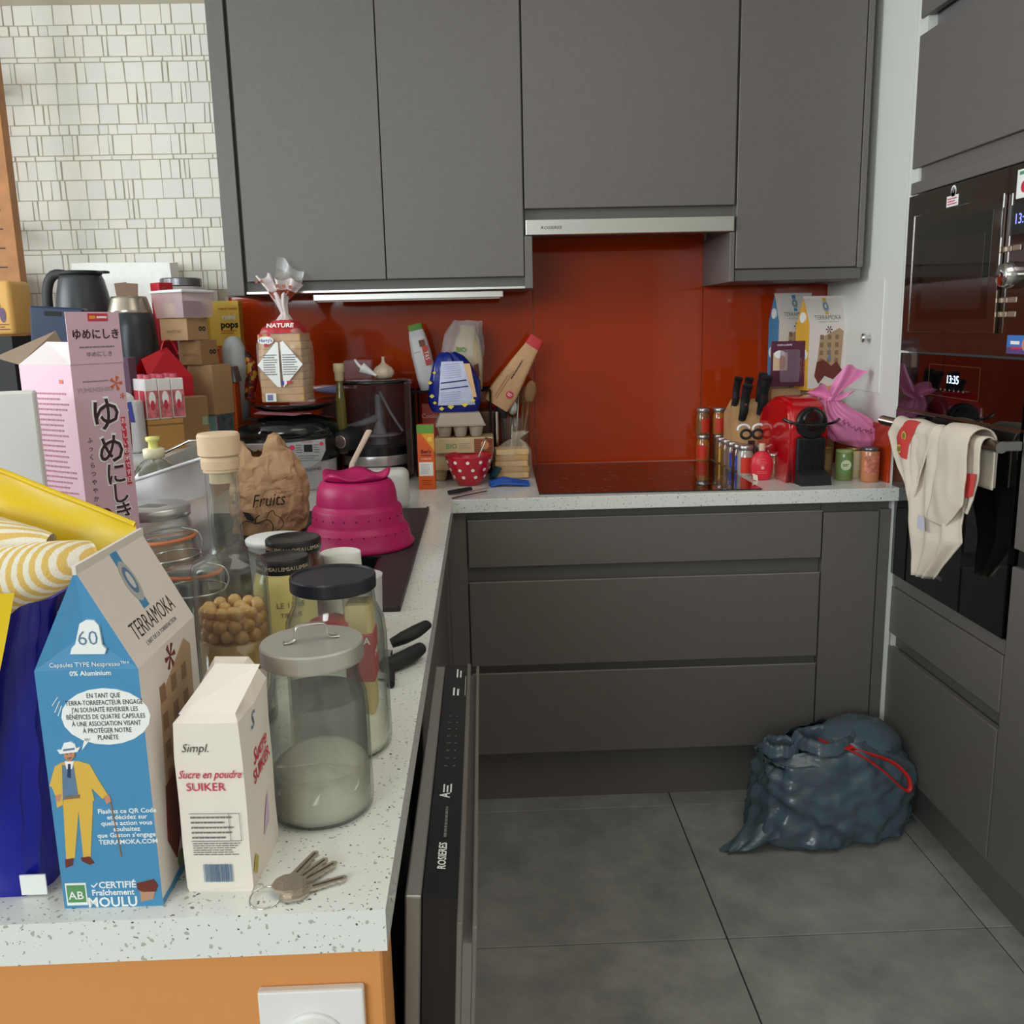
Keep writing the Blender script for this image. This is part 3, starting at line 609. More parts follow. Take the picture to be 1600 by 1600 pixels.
# sugar pack
t=thing('sugar_pack','white paper sugar pack with pink script, beside the big blue carton','sugar pack',(-.750,-1.728,ZC),R(-3))
SUG=mat('white_sugar_paper',(240,228,216),.55,bump=.35,bs=35); PINKW=mat('pale_pink_wash',(232,190,196),.6)
hw,hd=.0265,.041
b=B()
def sug(u,v):
    return None
vs=[];N=10
ringsz=[0,.004,.04,.08,.12,.150]
for k,z in enumerate(ringsz):
    o_=.0015 if k in(1,2,3,4) else 0
    for (x,y) in ((-hw-o_,-hd),(0,-hd-.0012*(k>0)),(hw+o_*.5,-hd),(hw+.0015,0),(hw,hd),(0,hd),(-hw,hd),(-hw-.001,0)): vs.append((x+(noise.noise(Vector((x*60,y*60,z*40)))*.0012 if k else 0),y,z+(.006 if k==5 and y>0 else 0)))
fs=[tuple(range(8))[::-1]]
for k in range(5):
    for i in range(8): fs.append((k*8+i,k*8+(i+1)%8,(k+1)*8+(i+1)%8,(k+1)*8+i))
o_=len(vs); vs+=[(-.004,-.006,.176),(.012,-.016,.171),(.016,.03,.180),(-.012,.026,.182)]
top=[40+i for i in range(8)]
fs+=[(40,41,o_),(41,42,o_+1,o_),(42,43,o_+1),(43,44,o_+2,o_+1),(44,45,o_+2),(45,46,o_+3,o_+2),(46,47,o_+3),(47,40,o_,o_+3),(o_,o_+1,o_+2,o_+3)]
b.add(vs,fs,SUG); b.build('paper_body',t)
b=B(); b.add([(-.024,-.034,.155),(.020,-.038,.150),(.040,-.016,.190),(-.002,-.002,.186)],[(0,1,2,3),(3,2,1,0)],SUG); b.add([(-.024,-.034,.1545),(.020,-.038,.1495),(.019,-.03,.146),(-.02,-.028,.15)],[(0,1,2,3)],SUG); b.build('folded_flap',t)
F=face((0,-hd-.0018,0)); G=face((hw+.0018,0,0),(0,1,0),(0,0,1))
b=B(); b.text('Simpl.',.0105,INK,F@TM(-.010,.129,0),shear=.3,sx=.9,bold=-.01); b.text('Sucre en poudre',.0098,REDINK,F@TM(.000,.106,0),shear=.35,sx=.78,bold=.005); b.text('SUIKER',.0100,REDINK,F@TM(-.004,.095,0),sx=1.02,bold=.0); 
b.text('Sucre',.019,REDINK,G@TM(.002,.108,0,rz=.12),shear=.35,sx=.9,bold=.01); b.text('SUIKER',.0165,REDINK,G@TM(.004,.092,0,rz=.12),sx=.9,bold=.01); b.text('S',.02,SLATE,G@TM(-.012,.138,0),shear=.4); b.build('lettering',t)
b=B(); b.scribble(-.019,.016,.048,.0705,5,GREYINK,F,fill=.3); b.scribble(-.019,.023,.034,.046,6,GREYINK,F,fill=.28,seed=3)
for (x0,x1,y0,y1) in ((-.020,.022,.0715,.0718),(-.020,.022,.047,.0473),(.0215,.0218,.047,.0716),(.0125,.0128,.047,.0716)): b.rect(x0,x1,y0,y1,GREYINK,F)
rr=random.Random(8); x=-.012
while x<.012: w_=rr.choice((.0004,.0007,.0011)); b.rect(x,x+w_,.010,.026,SLATE,F); x+=w_+rr.choice((.0005,.0008))
b.poly([(-.034,.03),(-.028,.045),(-.016,.062),(-.018,.036)],mat('lilac_wash',(206,180,206),.6),G@TM(.03,0,0)); b.poly([(-.038,.016),(-.030,.028),(-.024,.022),(-.030,.010)],mat('mustard_wash',(190,176,80),.6),G)
b.build('small_print',t)

# keys
t=thing('key_ring','bunch of four worn steel keys on a ring at the worktop edge','keys',(-.700,-1.784,ZC+.0015),0)
KEY=mat('worn_nickel',(196,184,168),.36,.8,bump=.3,bs=300)
b=B(); b.tube([(.0125*math.cos(a)-.012,.0125*math.sin(a),.001+.002*math.sin(a)) for a in [k*PI/10 for k in range(20)]],.0008,CHROME,6,closed=True,smooth=0); b.build('split_ring',t)
for k,(a,L,z) in enumerate(((70,.062,.007),(57,.058,.0048),(48,.060,.0026),(24,.057,.0004))):
    b=B(); pr=[(0,-.004),(.004,-.0105),(.014,-.012),(.021,-.009),(.024,-.0042),(L-.018,-.0040),(L-.015,-.0028),(L-.012,-.0038),(L-.009,-.0024),(L-.006,-.0036),(L-.002,-.0022),(L,0),(L-.002,.0036),(.024,.0042),(.021,.009),(.014,.012),(.004,.0105),(0,.004)]
    b.prism(pr,0,.0021,KEY); b.prism([(.027,-.0008),(L-.004,-.0008),(L-.004,.0008),(.027,.0008)],.0021,.0024,mat('dark_groove',(70,62,54),.6)); o=b.build('key',t); o.location=(0,0,z*.6+.0005); o.rotation_euler=(0,R(0),R(a))

# storage jars
FLOUR=mat('white_flour',(250,242,228),.9,bump=.3,bs=120)
def label_wrap(b,txts,r,z,a0,m,size,sx=1):
    for i,s_ in enumerate(txts):
        b.text(s_,size,m,None,sx=sx,fn=lambda u,v,w,z=z-i*size*1.15: ((r+w+.0004)*math.cos(a0+u/r),(r+w+.0004)*math.sin(a0+u/r),z+v))
t=thing('storage_jar','large glass jar of white sugar with a steel lid and loop handle','jar',(-.690,-1.634,ZC))
b=B(); glassjar(b,[(.044,.0),(.049,.004),(.0505,.012),(.050,.10),(.0485,.118),(.043,.134),(.0425,.150),(.0445,.152)],.003); b.build('glass_body',t)
b=B(); b.lathe([(0,.0046),(.0455,.0046),(.0472,.012),(.0471,.040),(.040,.042),(.02,.045),(0,.046)],FLOUR,36,TM(0,0,0)); b.displace(.0010,60,2)
for i,v in enumerate(b.v):
    if v[2]>.03: b.v[i]=(v[0],v[1],v[2]+v[1]*.28); b.build('sugar',t)
b=B(); b.lathe([(.0465,.05),(.0468,.10),(.0455,.118)],mat('sugar_dust',(236,230,216),.9,alpha=.13),36,caps=False); b.build('sugar_dust',t)
b=B(); b.lathe([(.0445,.1525),(.0478,.153),(.0482,.155),(.0482,.169),(.047,.1708),(0,.1710)],mat('satin_lid_steel',(196,190,182),.42,.6),64,smooth=False); b.build('lid',t)
b=B(); b.tube([(-.026,0,.1722),(-.019,0,.1724),(-.015,0,.176),(-.015,0,.183),(-.010,0,.187),(.010,0,.187),(.015,0,.183),(.015,0,.176),(.019,0,.1724),(.026,0,.1722)],.0045,mat('bent_steel_strip',(206,200,192),.3,.9),8,flat=.18); o=b.build('loop_handle',t); o.rotation_euler=(0,0,R(20))
t=thing('storage_jar','glass jar with a black lid, holding a red-labelled packet, behind the steel-lidded jar','jar',(-.690,-1.497,ZC))
b=B(); glassjar(b,[(.048,0),(.054,.004),(.0555,.012),(.055,.13),(.053,.148),(.045,.166),(.0435,.180),(.0445,.182)],.003); b.build('glass_body',t)
b=B(); b.lathe([(0,.0046),(.050,.0046),(.0518,.012),(.0515,.03),(.03,.046),(0,.05)],FLOUR,36); b.displace(.0012,60,4); b.build('flour',t)
b=B(); b.lathe([(.0445,.1825),(.0448,.183),(.0462,.184),(.0462,.1965),(.0455,.1985),(.0435,.1985),(.0425,.1968),(0,.1968)],mat('black_lacquer_lid',(40,39,44),.35,.2),64,smooth=False); b.build('lid',t)
b=B(); b.box(.012,.041,-.016,.02,.04,.168,mat('pale_yeast_packet',(224,196,130),.5),bev=.005); b.box(.011,.0425,-.0175,.021,.08,.135,mat('red_packet_band',(196,60,62),.5),bev=.002); b.text('MCA',.011,WHITEINK,face((.027,-.018,.127)),bold=.02); b.text('CHO',.011,WHITEINK,face((.0427,.0,.110),(0,1,0))); b.build('packet',t)
b=B(); b.lathe([(.0,0),(.02,.0),(.023,.05),(.010,.056),(0,.057)],mat('red_sachet',(206,62,62),.5),20,TM(-.004,-.005,.098)); b.build('red_sachet',t)

# tall bottle of fruit in syrup, wooden stopper
t=thing('fruit_bottle','tall-necked glass bottle of golden fruit in syrup with a wooden stopper','bottle',(-.822,-1.42,ZC))
b=B(); glassjar(b,[(.038,0),(.0425,.004),(.043,.010),(.0428,.190),(.040,.198),(.026,.205),(.0205,.211),(.0188,.222),(.0182,.306),(.0195,.312),(.0195,.32)],.0026,seg=40); b.build('glass_body',t)
b=B(); b.lathe([(0,.004),(.0385,.004),(.0398,.012),(.0398,.106),(0,.106)],mat('amber_syrup',(196,146,64),.15,coat=.5),36); b.build('syrup',t)
b=B(); b.lathe([(.0399,.106),(.0399,.146)],mat('amber_veil',(226,150,80),.1,alpha=.22),36,caps=False); b.build('syrup_veil',t)
FR=mat('golden_fruit',(240,186,112),.3,var=.2,vs=40,coat=.4); rr=random.Random(5)
for ring,(rad,nn) in enumerate(((.0312,12),(.0312,12),(.030,11),(.015,5),(.015,5))):
    for k in range(nn):
        a=2*PI*k/nn+ring*.3; b=B(); rr_=.0083*rr.uniform(.88,1.08); b.ell(rr_,rr_*.95,rr_,FR,seg=10,rings=7); o=b.build('fruit',t); o.location=(rad*math.cos(a),rad*math.sin(a),(.114,.128,.141,.120,.136)[ring]+rr.uniform(-.002,.002))
b=B(); b.lathe([(.0195,.303),(.0195,.306),(.021,.3065),(.0215,.316),(.0205,.3200),(.0235,.3225),(.0235,.344),(.022,.3465),(0,.3468)],CORK,64,smooth=False); b.lathe([(.0135,.29),(.0138,.319)],CORK,24); b.build('stopper',t)
b=B()
def arc(b,r,a0,a1,z0,z1,m,n=14,tilt=0):
    vs=[];
    for k in range(n+1):
        a=a0+(a1-a0)*k/n; vs+=[(r*math.cos(a),r*math.sin(a),z0+tilt*(k/n)),(r*math.cos(a),r*math.sin(a),z1+tilt*(k/n))]
    b.add(vs,[(2*k,2*k+2,2*k+3,2*k+1) for k in range(n)],m,True)
arc(b,.0434,-1.6,-.2,.020,.075,mat('label_offwhite',(232,226,214),.6)); b.build('label',t); 
b=B(); b.text('A',.03,INK,None,shear=.3,fn=lambda u,v,w: ((.0437+w)*math.cos(-1.25+u/.0434),(.0437+w)*math.sin(-1.25+u/.0434),.055+v)); b.build('lettering',t)

# mustard-type jars
YM=mat('pale_yellow_sauce',(220,204,128),.3,coat=.5)
LIDM=mat('worn_black_lid',(46,44,44),.35,.4,var=.5,vs=30)
def sauce_jar(label,loc,r,h,filltint,group=None,lr=None,lh=.02):
    t=thing('sauce_jar',label,'jar',loc,0,group); lr=lr or r*.93
    b=B(); b.lathe([(0,0),(r*.94,0),(r,.005),(r,h*.72),(r*.9,h*.84),(lr*.92,h*.9),(lr*.92,h-lh*.5),(0,h-lh*.5)],filltint,36); b.build('jar_body',t)
    b=B(); b.lathe([(lr,h-lh),(lr+.001,h-lh+.001),(lr+.001,h-.002),(lr-.001,h),(lr-.004,h-.0006),(lr-.006,h-.0022),(0,h-.0018)],LIDM,40); b.build('lid',t)
    b=B()
    for k in range(22): a=-2.6+k*.11; b.text('MSAILE'[k%6],.0075,mat('lid_cream_ink',(206,190,160),.5),None,fn=lambda u,v,w,a=a:((lr+.0016+w)*math.cos(a+u/lr),(lr+.0016+w)*math.sin(a+u/lr),h-lh*.55+v))
    b.build('lid_lettering',t); return t
t=sauce_jar('nearer of two pale yellow sauce jars with black patterned lids',(-.806,-1.213,ZC),.043,.152,YM,lr=.0355)
b=B(); b.text('LE 12/05',.011,GREYINK,None,fn=lambda u,v,w:((.0434+w)*math.cos(-1.2+u/.043),(.0434+w)*math.sin(-1.2+u/.043),.092+v)); b.text('TIBALIS',.009,GREYINK,None,fn=lambda u,v,w:((.0434+w)*math.cos(-1.2+u/.043),(.0434+w)*math.sin(-1.2+u/.043),.078+v)); b.build('handwriting',t)
sauce_jar('farther of two sauce jars, dark contents under a black patterned lid',(-.813,-1.105,ZC),.042,.154,mat('dark_red_sauce',(84,44,34),.25,coat=.5),lr=.040)
t=thing('white_tub','round white plastic tub standing behind the dark sauce jar','tub',(-.884,-.905,ZC)); b=B(); b.lathe([(0,0),(.044,0),(.048,.1),(.051,.101),(.052,.109),(.05,.111),(0,.110)],WHITEINK,40); b.build('tub_body',t)
t=thing('white_cup','white paper cup upside down right of the yellow sauce jar','cup',(-.751,-1.06,ZC)); b=B(); b.lathe([(.036,0),(.036,.003),(.0315,.108),(.0315,.118),(.030,.119),(.029,.1175),(0,.117)],PAPW,36); b.build('cup_body',t)
t=thing('white_cup','small grey-white cup half hidden behind the black-lidded jar','cup',(-.704,-1.18,ZC)); b=B(); b.lathe([(.026,0),(.030,.110),(.031,.113),(.029,.113),(.026,.09),(0,.09)],mat('greyish_plastic',(206,204,202),.4),32); b.build('cup_body',t)
# can opener
t=thing('can_opener','black handled can opener at the worktop edge beside the black-lidded jar','can opener',(0,0,ZC))
b=B(); b.tube([(-.662,-1.215,.02),(-.645,-1.21,.026),(-.628,-1.195,.03),(-.614,-1.172,.032)],[.008,.0115,.012,.009],BLACKM,14,flat=.8); b.build('upper_handle',t)
b=B(); b.tube([(-.668,-1.285,.012),(-.652,-1.27,.012),(-.632,-1.245,.013),(-.62,-1.222,.014)],[.008,.011,.0115,.009],BLACKM,14); b.build('lower_handle',t)
b=B(); b.prism([(-.69,-1.30),(-.66,-1.31),(-.655,-1.27),(-.66,-1.22),(-.68,-1.21),(-.685,-1.25)],.004,.012,CHROME); b.build('cutter_head',t)
b=B(); b.tube([(-.652,-1.335,.006),(-.655,-1.30,.009),(-.665,-1.27,.016)],.0055,BLACKM,10); b.build('turning_key',t)

# clip-top jars and clear box behind the coffee carton
def clip_jar(label,loc,r,h,tilt=(0,0),content=None,group=None):
    t=thing('clip_top_jar',label,'jar',loc,0,group,tilt[0],tilt[1])
    b=B(); glassjar(b,[(r*.9,0),(r,.006),(r,h*.75),(r*.86,h*.86),(r*.86,h*.92)],.003,seg=28); b.build('glass_body',t)
    b=B(); b.lathe([(0,h*.955),(r*.84,h*.955),(r*.9,h*.965),(r*.9,h*.985),(r*.6,h),(0,h)],GLASS,28); b.build('glass_lid',t)
    b=B(); b.lathe([(r*.84,h*.925),(r*.93,h*.93),(r*.93,h*.95),(r*.84,h*.955)],mat('rubber_ring',(206,120,80),.6),28,caps=False); b.build('seal_ring',t)
    b=B(); b.tube([(r*1.0*math.cos(k*PI/8),r*1.0*math.sin(k*PI/8),h*.80) for k in range(16)],.0012,CHROME,6,closed=True,smooth=2); b.tube([(r*1.0,0,h*.80),(r*1.12,0,h*.88),(r*1.0,0,h*.97),(r*.5,0,h*1.01)],.0013,CHROME,6); b.tube([(-r*1.0,.01,h*.80),(-r*1.1,.0,h*.9),(-r*.95,0,h*.99)],.0013,CHROME,6); b.build('wire_clip',t)
    if content: b=B(); b.lathe([(0,.004),(r-.004,.004),(r-.0036,h*.5),(0,h*.52)],content,24); b.build('contents',t)
    return t
clip_jar('clip-top glass jar with an orange seal, right behind the coffee carton',(-.905,-1.30,ZC),.042,.165,content=mat('brown_grains',(112,80,52),.8,var=.3,vs=200))
clip_jar('open clip-top glass jar leaning left of the tall fruit bottle',(-.952,-1.19,ZC+.003),.040,.185,tilt=(R(0),R(-5)),content=None)
t=thing('preserving_jar','glass jar with a flat steel lid behind the yellow bag rim','jar',(-1.035,-1.05,ZC))
b=B(); glassjar(b,[(.05,0),(.055,.005),(.055,.165),(.05,.18)],.003,seg=28); b.build('glass_body',t)
b=B(); b.lathe([(0,.004),(.0505,.004),(.0508,.13),(0,.13)],mat('amber_contents',(190,120,60),.4),28); b.build('contents',t)
b=B(); b.lathe([(.05,.181),(.054,.182),(.055,.196),(.05,.199),(0,.198)],mat('pale_steel_lid',(196,194,192),.3,.7),36); b.poly([(-.02,-.012),(.012,-.02),(.022,.0),(-.012,.012)],GREYINK,TM(0,0,.1985)); b.build('lid',t)
# zip bag
t=thing('zip_bag','large clear zip-top freezer bag propped upright over the jars','plastic bag',(0,0,0))
def zb(u,v):
    x=-1.245+u*.27; y=-.95+.02*math.sin(u*5)+.10*(1-v)*.3+.01*math.sin(v*9+u*7)
    z=ZC+.03+v*(.147+.083*u)
    return (x,y+noise.noise(Vector((u*5,v*5,2)))*.012,z)
b=B(); b.sheet(zb,24,20,CLEARM); b.sheet(lambda u,v:(lambda p:(p[0],p[1]+.018+.01*math.sin(u*3),p[2]))(zb(u,v)),24,20,CLEAR); b.build('film',t)
b=B(); b.tube([(lambda p:(p[0],p[1]-.003,p[2]))(zb(k/10,1.0)) for k in range(11)],.0028,mat('bag_zip_white',(216,216,220),.4),6); b.build('zip_edge',t)
b=B(); b.sheet(lambda u,v:(lambda p:(p[0],p[1]-.002,p[2]))(zb(u,.72+v*.26)),24,4,mat('milky_band',(214,214,218),.35,alpha=.75)); b.build('header_band',t)

# shopping bag with towels
BAGB=mat('royal_blue_woven_plastic',(16,22,150),.28,bump=.35,bs=60,coat=.3); BAGY=mat('yellow_bag_trim',(232,196,22),.35,bump=.2,bs=40)
t=thing('shopping_bag','royal blue shopping bag with yellow trim at the left edge, holding striped towels','shopping bag',(0,0,ZC))
def bagf(u,v):  # front + right side, u along perimeter, v up
    pts=[(-1.25,-1.775),(-.915,-1.765),(-.905,-1.757),(-.900,-1.745),(-.897,-1.60),(-1.05,-1.45)]
    q=u*(len(pts)-1); k=min(int(q),len(pts)-2); f=q-k; x=pts[k][0]*(1-f)+pts[k+1][0]*f; y=pts[k][1]*(1-f)+pts[k+1][1]*f
    w=noise.noise(Vector((u*9,v*3,1)))*.006+abs(noise.noise(Vector((u*4,v*9,5))))*.008
    if v<.06: w=0
    top=.245+.06*max(0,-x-.9)*2
    return (x+ (.004*v)+w*.6+ .012*v*v,y+w*.3-.0*v+.02*v*v,v*top)
b=B(); b.sheet(bagf,60,30,BAGB); b.build('bag_panel',t)
b=B(); b.box(-.917,-.896,-1.7665,-1.765,.002,.02,WHITEINK); b.build('care_tag',t)
b=B(); b.sheet(lambda u,v:(-.930+.045*u-.075*(1-v),-1.784-.003*math.sin(v*6)+.006*v*v,.015+v*.25),4,16,BAGY); b.build('carry_handle',t)
# yellow rim: broad folded band running from upper left to lower right, behind the towels
def rim(u,v):
    x=-1.12+u*.272; y=-1.60-.02*u; z=.402-.118*u-v*(.050+.012*math.sin(u*3))
    return (x+.004*math.sin(v*5),y-.02*v+.004*noise.noise(Vector((u*9,v*3,0))),z)
b=B(); b.sheet(rim,30,6,BAGY); b.sheet(lambda u,v:rim(1-u,v),30,6,BAGY); b.tube([rim(k/12,0) for k in range(13)],.0028,BAGY,8); b.sheet(lambda u,v:(-.848-.03*v,-1.62-.09*v*1.2,.262-.028*v-.04*u),4,8,BAGY); b.build('bag_rim',t)
TW=stripes('yellow_white_terry_stripes',(238,226,206),(226,186,96),46,'X',.95,.5)
def towel_mat(name,ang):
    m=mat(name,(240,230,210),.95,bump=.5,bs=500); nt=m.node_tree; p=nt.nodes['Principled BSDF']
    tc=nt.nodes.new('ShaderNodeTexCoord'); mp=nt.nodes.new('ShaderNodeMapping'); mp.inputs['Rotation'].default_value=(0,R(12),R(ang))
    w=nt.nodes.new('ShaderNodeTexWave'); w.inputs['Scale'].default_value=58; w.inputs['Distortion'].default_value=1.2; w.inputs['Detail'].default_value=0; w.inputs['Detail Scale'].default_value=.3
    nt.links.new(tc.outputs['Object'],mp.inputs['Vector']); nt.links.new(mp.outputs[0],w.inputs['Vector'])
    cr=nt.nodes.new('ShaderNodeValToRGB'); e=cr.color_ramp.elements; e[0].position=.42; e[1].position=.62
    e[0].color=(lin(232),lin(196),lin(112),1); e[1].color=(lin(246),lin(238),lin(222),1); nt.links.new(w.outputs['Fac'],cr.inputs[0]); nt.links.new(cr.outputs[0],p.inputs['Base Color']); return m
def roll(name,label,pts,rad,m,seed,flat=1.0):
    b=B(); b.tube(pts,rad,m,22,smooth=6,flat=flat); b.displace(.004,14,seed); o=b.build(name,loc=(0,0,0)); o['label']=label; o['category']='towel'; return o
roll('towel','yellow and white striped towel folded over the front of the blue bag',[(-1.04,-1.735,ZC+.240),(-.98,-1.742,ZC+.252),(-.93,-1.735,ZC+.260),(-.885,-1.715,ZC+.270),(-.858,-1.69,ZC+.274)],[.034,.036,.032,.024,.012],towel_mat('towel_stripe_front',20),1)
roll('towel','second striped towel bundled behind, against the yellow bag rim',[(-1.10,-1.665,ZC+.292),(-1.03,-1.668,ZC+.292),(-.96,-1.67,ZC+.282),(-.905,-1.67,ZC+.272)],[.030,.030,.026,.014],towel_mat('towel_stripe_back',70),5)
# colander
t=thing('colander','magenta collapsible silicone colander upside down on the drainer','colander',(-.795,-.53,ZC+.0085))
MG=mat('magenta_silicone',(186,22,96),.42)
vs=[];pf=[(.116,0),(.118,.006),(.112,.012),(.108,.034),(.106,.040),(.098,.046),(.097,.050),(.094,.078),(.092,.083),(.085,.088),(.085,.092),(.083,.112),(.080,.126),(.074,.136),(.066,.141)]
b=B(); b.lathe(pf,MG,48,caps=False)
# wavy opening rim on top
n=48; vs=[]
for r_,dz,am in ((.060,.140,0),(.070,.147,.002),(.071,.153,.0045),(.062,.147,.003),(.03,.136,0)):
    for k in range(n): a=2*PI*k/n; q=am*math.sin(a*5)+am*.6*math.sin(a*3+1); vs.append(((r_+q*.5)*math.cos(a),(r_+q*.5)*math.sin(a),dz+q*1.3))
b.add(vs,[(j*n+k,j*n+(k+1)%n,(j+1)*n+(k+1)%n,(j+1)*n+k) for j in range(4) for k in range(n)]+[tuple(range(4*n,5*n))],MG,True); b.build('bowl',t)
b=B(); HD=mat('hole_dark',(70,8,36),.6)
for (r_,z_,nn,ph) in ((.1074,.034,28,0),(.0955,.066,24,.1)):
    for k in range(nn): a=2*PI*k/nn+ph; b.cyl(.0016,0,.0012,HD,Matrix.Translation((r_*math.cos(a),r_*math.sin(a),z_))@Matrix.Rotation(a,4,'Z')@Matrix.Rotation(PI/2,4,'Y')@Matrix.Translation((0,0,-.0002)),8)
b.build('drain_holes',t,kind='stuff')
# ================================================================ BACK-LEFT CORNER OF THE WORKTOP
def cap_print(b,*a,**k): pass
# paper bag "Fruits"
t=thing('paper_bag','crumpled brown paper bag printed Fruits, left of the pink colander','paper bag',(-1.02,-.36,ZC),R(6))
PB=mat('brown_bag_paper',(196,156,118),.7,bump=.5,bs=30)
b=B(); R0=lerp_rings([(0,.075,.05,0,0,.4),(.05,.088,.06,0,0,1),(.11,.088,.058,0,0,1.4),(.15,.080,.050,-.004,0,1.8),(.185,.072,.036,-.01,0,2),(.208,.064,.022,-.014,0,2)],34)
sack(b,R0,PB,n=90,p=3.2,fold=.045,nf=30,seed=3,cap=(True,False)); 
for i,v in enumerate(b.v):   # ragged torn top: one peak right of centre, a dip between, corner at left
    if v[2]>.17:
        k=(v[2]-.17)/.045; pk=.028*math.exp(-((v[0]-.018)/.014)**2)+.006*math.exp(-((v[0]+.055)/.02)**2)-.03*math.exp(-((v[0]+.02)/.02)**2)-.04*max(0,(v[0]-.03)/.04)+.008*noise.noise(Vector((v[0]*90,v[1]*90,1))); b.v[i]=(v[0],v[1],v[2]+pk*k)
b.displace(.010,24,7,ridge=True); b.sm=[False]*len(b.sm); b.build('paper_shell',t)
F=face((-.0,-.064,0),(1,0,0),(0,.02,1))
b=B(); b.text('Fruits',.040,INK,F@TM(.006,.088,.002,rz=.05),shear=.35,sx=.8); 
def stroke(b,pts,w,m,T): 
    b.tube([(p[0],p[1],0) for p in pts],w,m,5,T=T,smooth=3)
G=F@TM(0,0,.004)
stroke(b,[(-.05,.008),(-.058,.03),(-.045,.045),(-.025,.038),(-.015,.04),(.004,.045),(.014,.03),(.008,.01)],.0012,INK,G); stroke(b,[(-.025,.038),(-.022,.05),(-.014,.056)],.0014,INK,G); b.poly([(-.05,.066),(-.036,.062),(-.026,.048),(-.028,.042),(-.042,.048)],INK,G)
stroke(b,[(.0,.046),(.006,.06),(.016,.066),(.02,.056),(.034,.046),(.036,.03),(.022,.02)],.0009,INK,G); b.build('print',t)
# multicooker
t=thing('multicooker','black and silver multicooker behind the paper bag','multicooker',(-1.100,.31,ZC))
b=B(); b.lathe([(0,0),(.125,0),(.130,.01),(.132,.09),(.140,.11)],mat('cooker_white_body',(206,200,204),.4),48,sx=1,sy=1); b.build('body',t)
b=B(); b.lathe([(.136,.085),(.146,.10),(.150,.135),(.148,.155),(.144,.16)],BLACK,48); b.box(-.10,-.02,-.155,-.14,.125,.148,mat('silver_band',(180,178,176),.3,.7),bev=.003); b.build('collar',t)
b=B(); b.lathe([(.147,.158),(.151,.165),(.148,.185),(.125,.207),(.07,.216),(0,.218)],mat('gloss_black_lid',(20,22,22),.12,coat=.5),48); b.build('lid',t)
b=B(); pts=[(.005,.148),(.118,.158),(.118,.125),(.104,.098),(.078,.080),(.052,.078),(.028,.095)]
CPF=Matrix.Rotation(R(14),4,'Z')
b.prism(pts,0,.012,mat('silver_control_panel',(176,176,176),.35,.5),face((.012,-.1535,0))); b.build('control_panel',t)
b=B(); FP=face((.012,-.1657,0)); b.disc(.025,.135,.0075,.0075,mat('pink_button',(214,50,86),.4),FP,h=.002); b.disc(.108,.145,.0055,.0055,MC['pink_button'],FP,h=.002); b.rect(.058,.082,.122,.143,BLACK,FP); b.text('moulinex',.0085,REDINK,FP@TM(.068,.151,0)); b.scribble(.036,.054,.118,.145,4,GREYINK,FP); b.scribble(.085,.102,.118,.145,4,GREYINK,FP); b.scribble(.04,.1,.095,.114,3,GREYINK,FP); b.build('buttons',t)
b=B(); b.text('PROGRAMMES',.013,GREYINK,None,fn=lambda u,v,w:((.1322+w)*math.sin(.55+u/.13),-(.1322+w)*math.cos(.55+u/.13),.062+v)); 
for k in range(5): b.text('···  ······ ····',.010,GREYINK,None,fn=lambda u,v,w:((.1322+w)*math.sin(.55+u/.13),-(.1322+w)*math.cos(.55+u/.13),.047-k*.008+v))
b.build('lettering',t)
# scale / plate on the lid
b=B(); b.lathe([(.085,1.141-ZC),(.11,1.150-ZC),(.122,1.158-ZC),(.124,1.163-ZC),(.118,1.162-ZC),(.06,1.160-ZC),(0,1.160-ZC)],mat('dark_glossy_plate',(30,30,30),.12,coat=.6),48)
o=b.build('plate',label='large black glossy plate on top of the multicooker under the bread',cat='plate'); o.location=(-1.085,.30,ZC+.012)
b=B(); b.add([(-1.17,.175,1.153),(-1.055,.165,1.146),(-1.04,.19,1.148),(-1.16,.21,1.156)],[(0,1,2,3)],PAPW); b.add([(-1.17,.175,1.1545),(-1.055,.165,1.1475),(-1.04,.19,1.1495),(-1.16,.21,1.1575)],[(0,1,2,3)],mat('pink_slip',(190,120,130),.6)); b.build('paper_slip',label='thin white and pink paper slip under the black plate',cat='paper')
# bread
t=thing('sliced_bread','bagged loaf of sliced sandwich bread standing on the black plate','bread',(-1.083,.24,1.1835),R(-4))
CR=mat('bread_crust',(206,158,102),.8,var=.12,vs=40); CRUMB=mat('bread_crumb',(222,182,130),.85,var=.08,vs=60)
for k in range(9):
    b=B(); z0=k*.021; b.box(-.061+.001*math.sin(k*2),.061+.001*math.sin(k*3),-.055,.055,z0,z0+.0208,CR,bev=.003,seg=2); b.build('bread_slice',t)
FILM=mat('bag_film',(240,232,220),.1,alpha=.22,spec=.9)
b=B(); RG=lerp_rings([(0.0,.068,.062,0,0,.3),(.08,.076,.066,0,0,1),(.16,.075,.064,0,0,1),(.20,.062,.055,0,0,1.5),(.225,.030,.028,.005,0,2),(.24,.012,.012,.006,0,1)],24); sack(b,RG,FILM,n=48,p=4,fold=.06,nf=20,seed=2,cap=(True,False)); b.build('bag_film',t)
RW=mat('red_bag_print',(206,56,66),.4,alpha=.92); 
b=B(); RG=lerp_rings([(.192,.0655,.059,0,0,1.2),(.205,.061,.054,0,0,1.5),(.228,.029,.027,.005,0,2)],8); sack(b,RG,RW,n=48,p=3,fold=.06,nf=20,seed=2,cap=(False,False)); b.build('red_band',t)
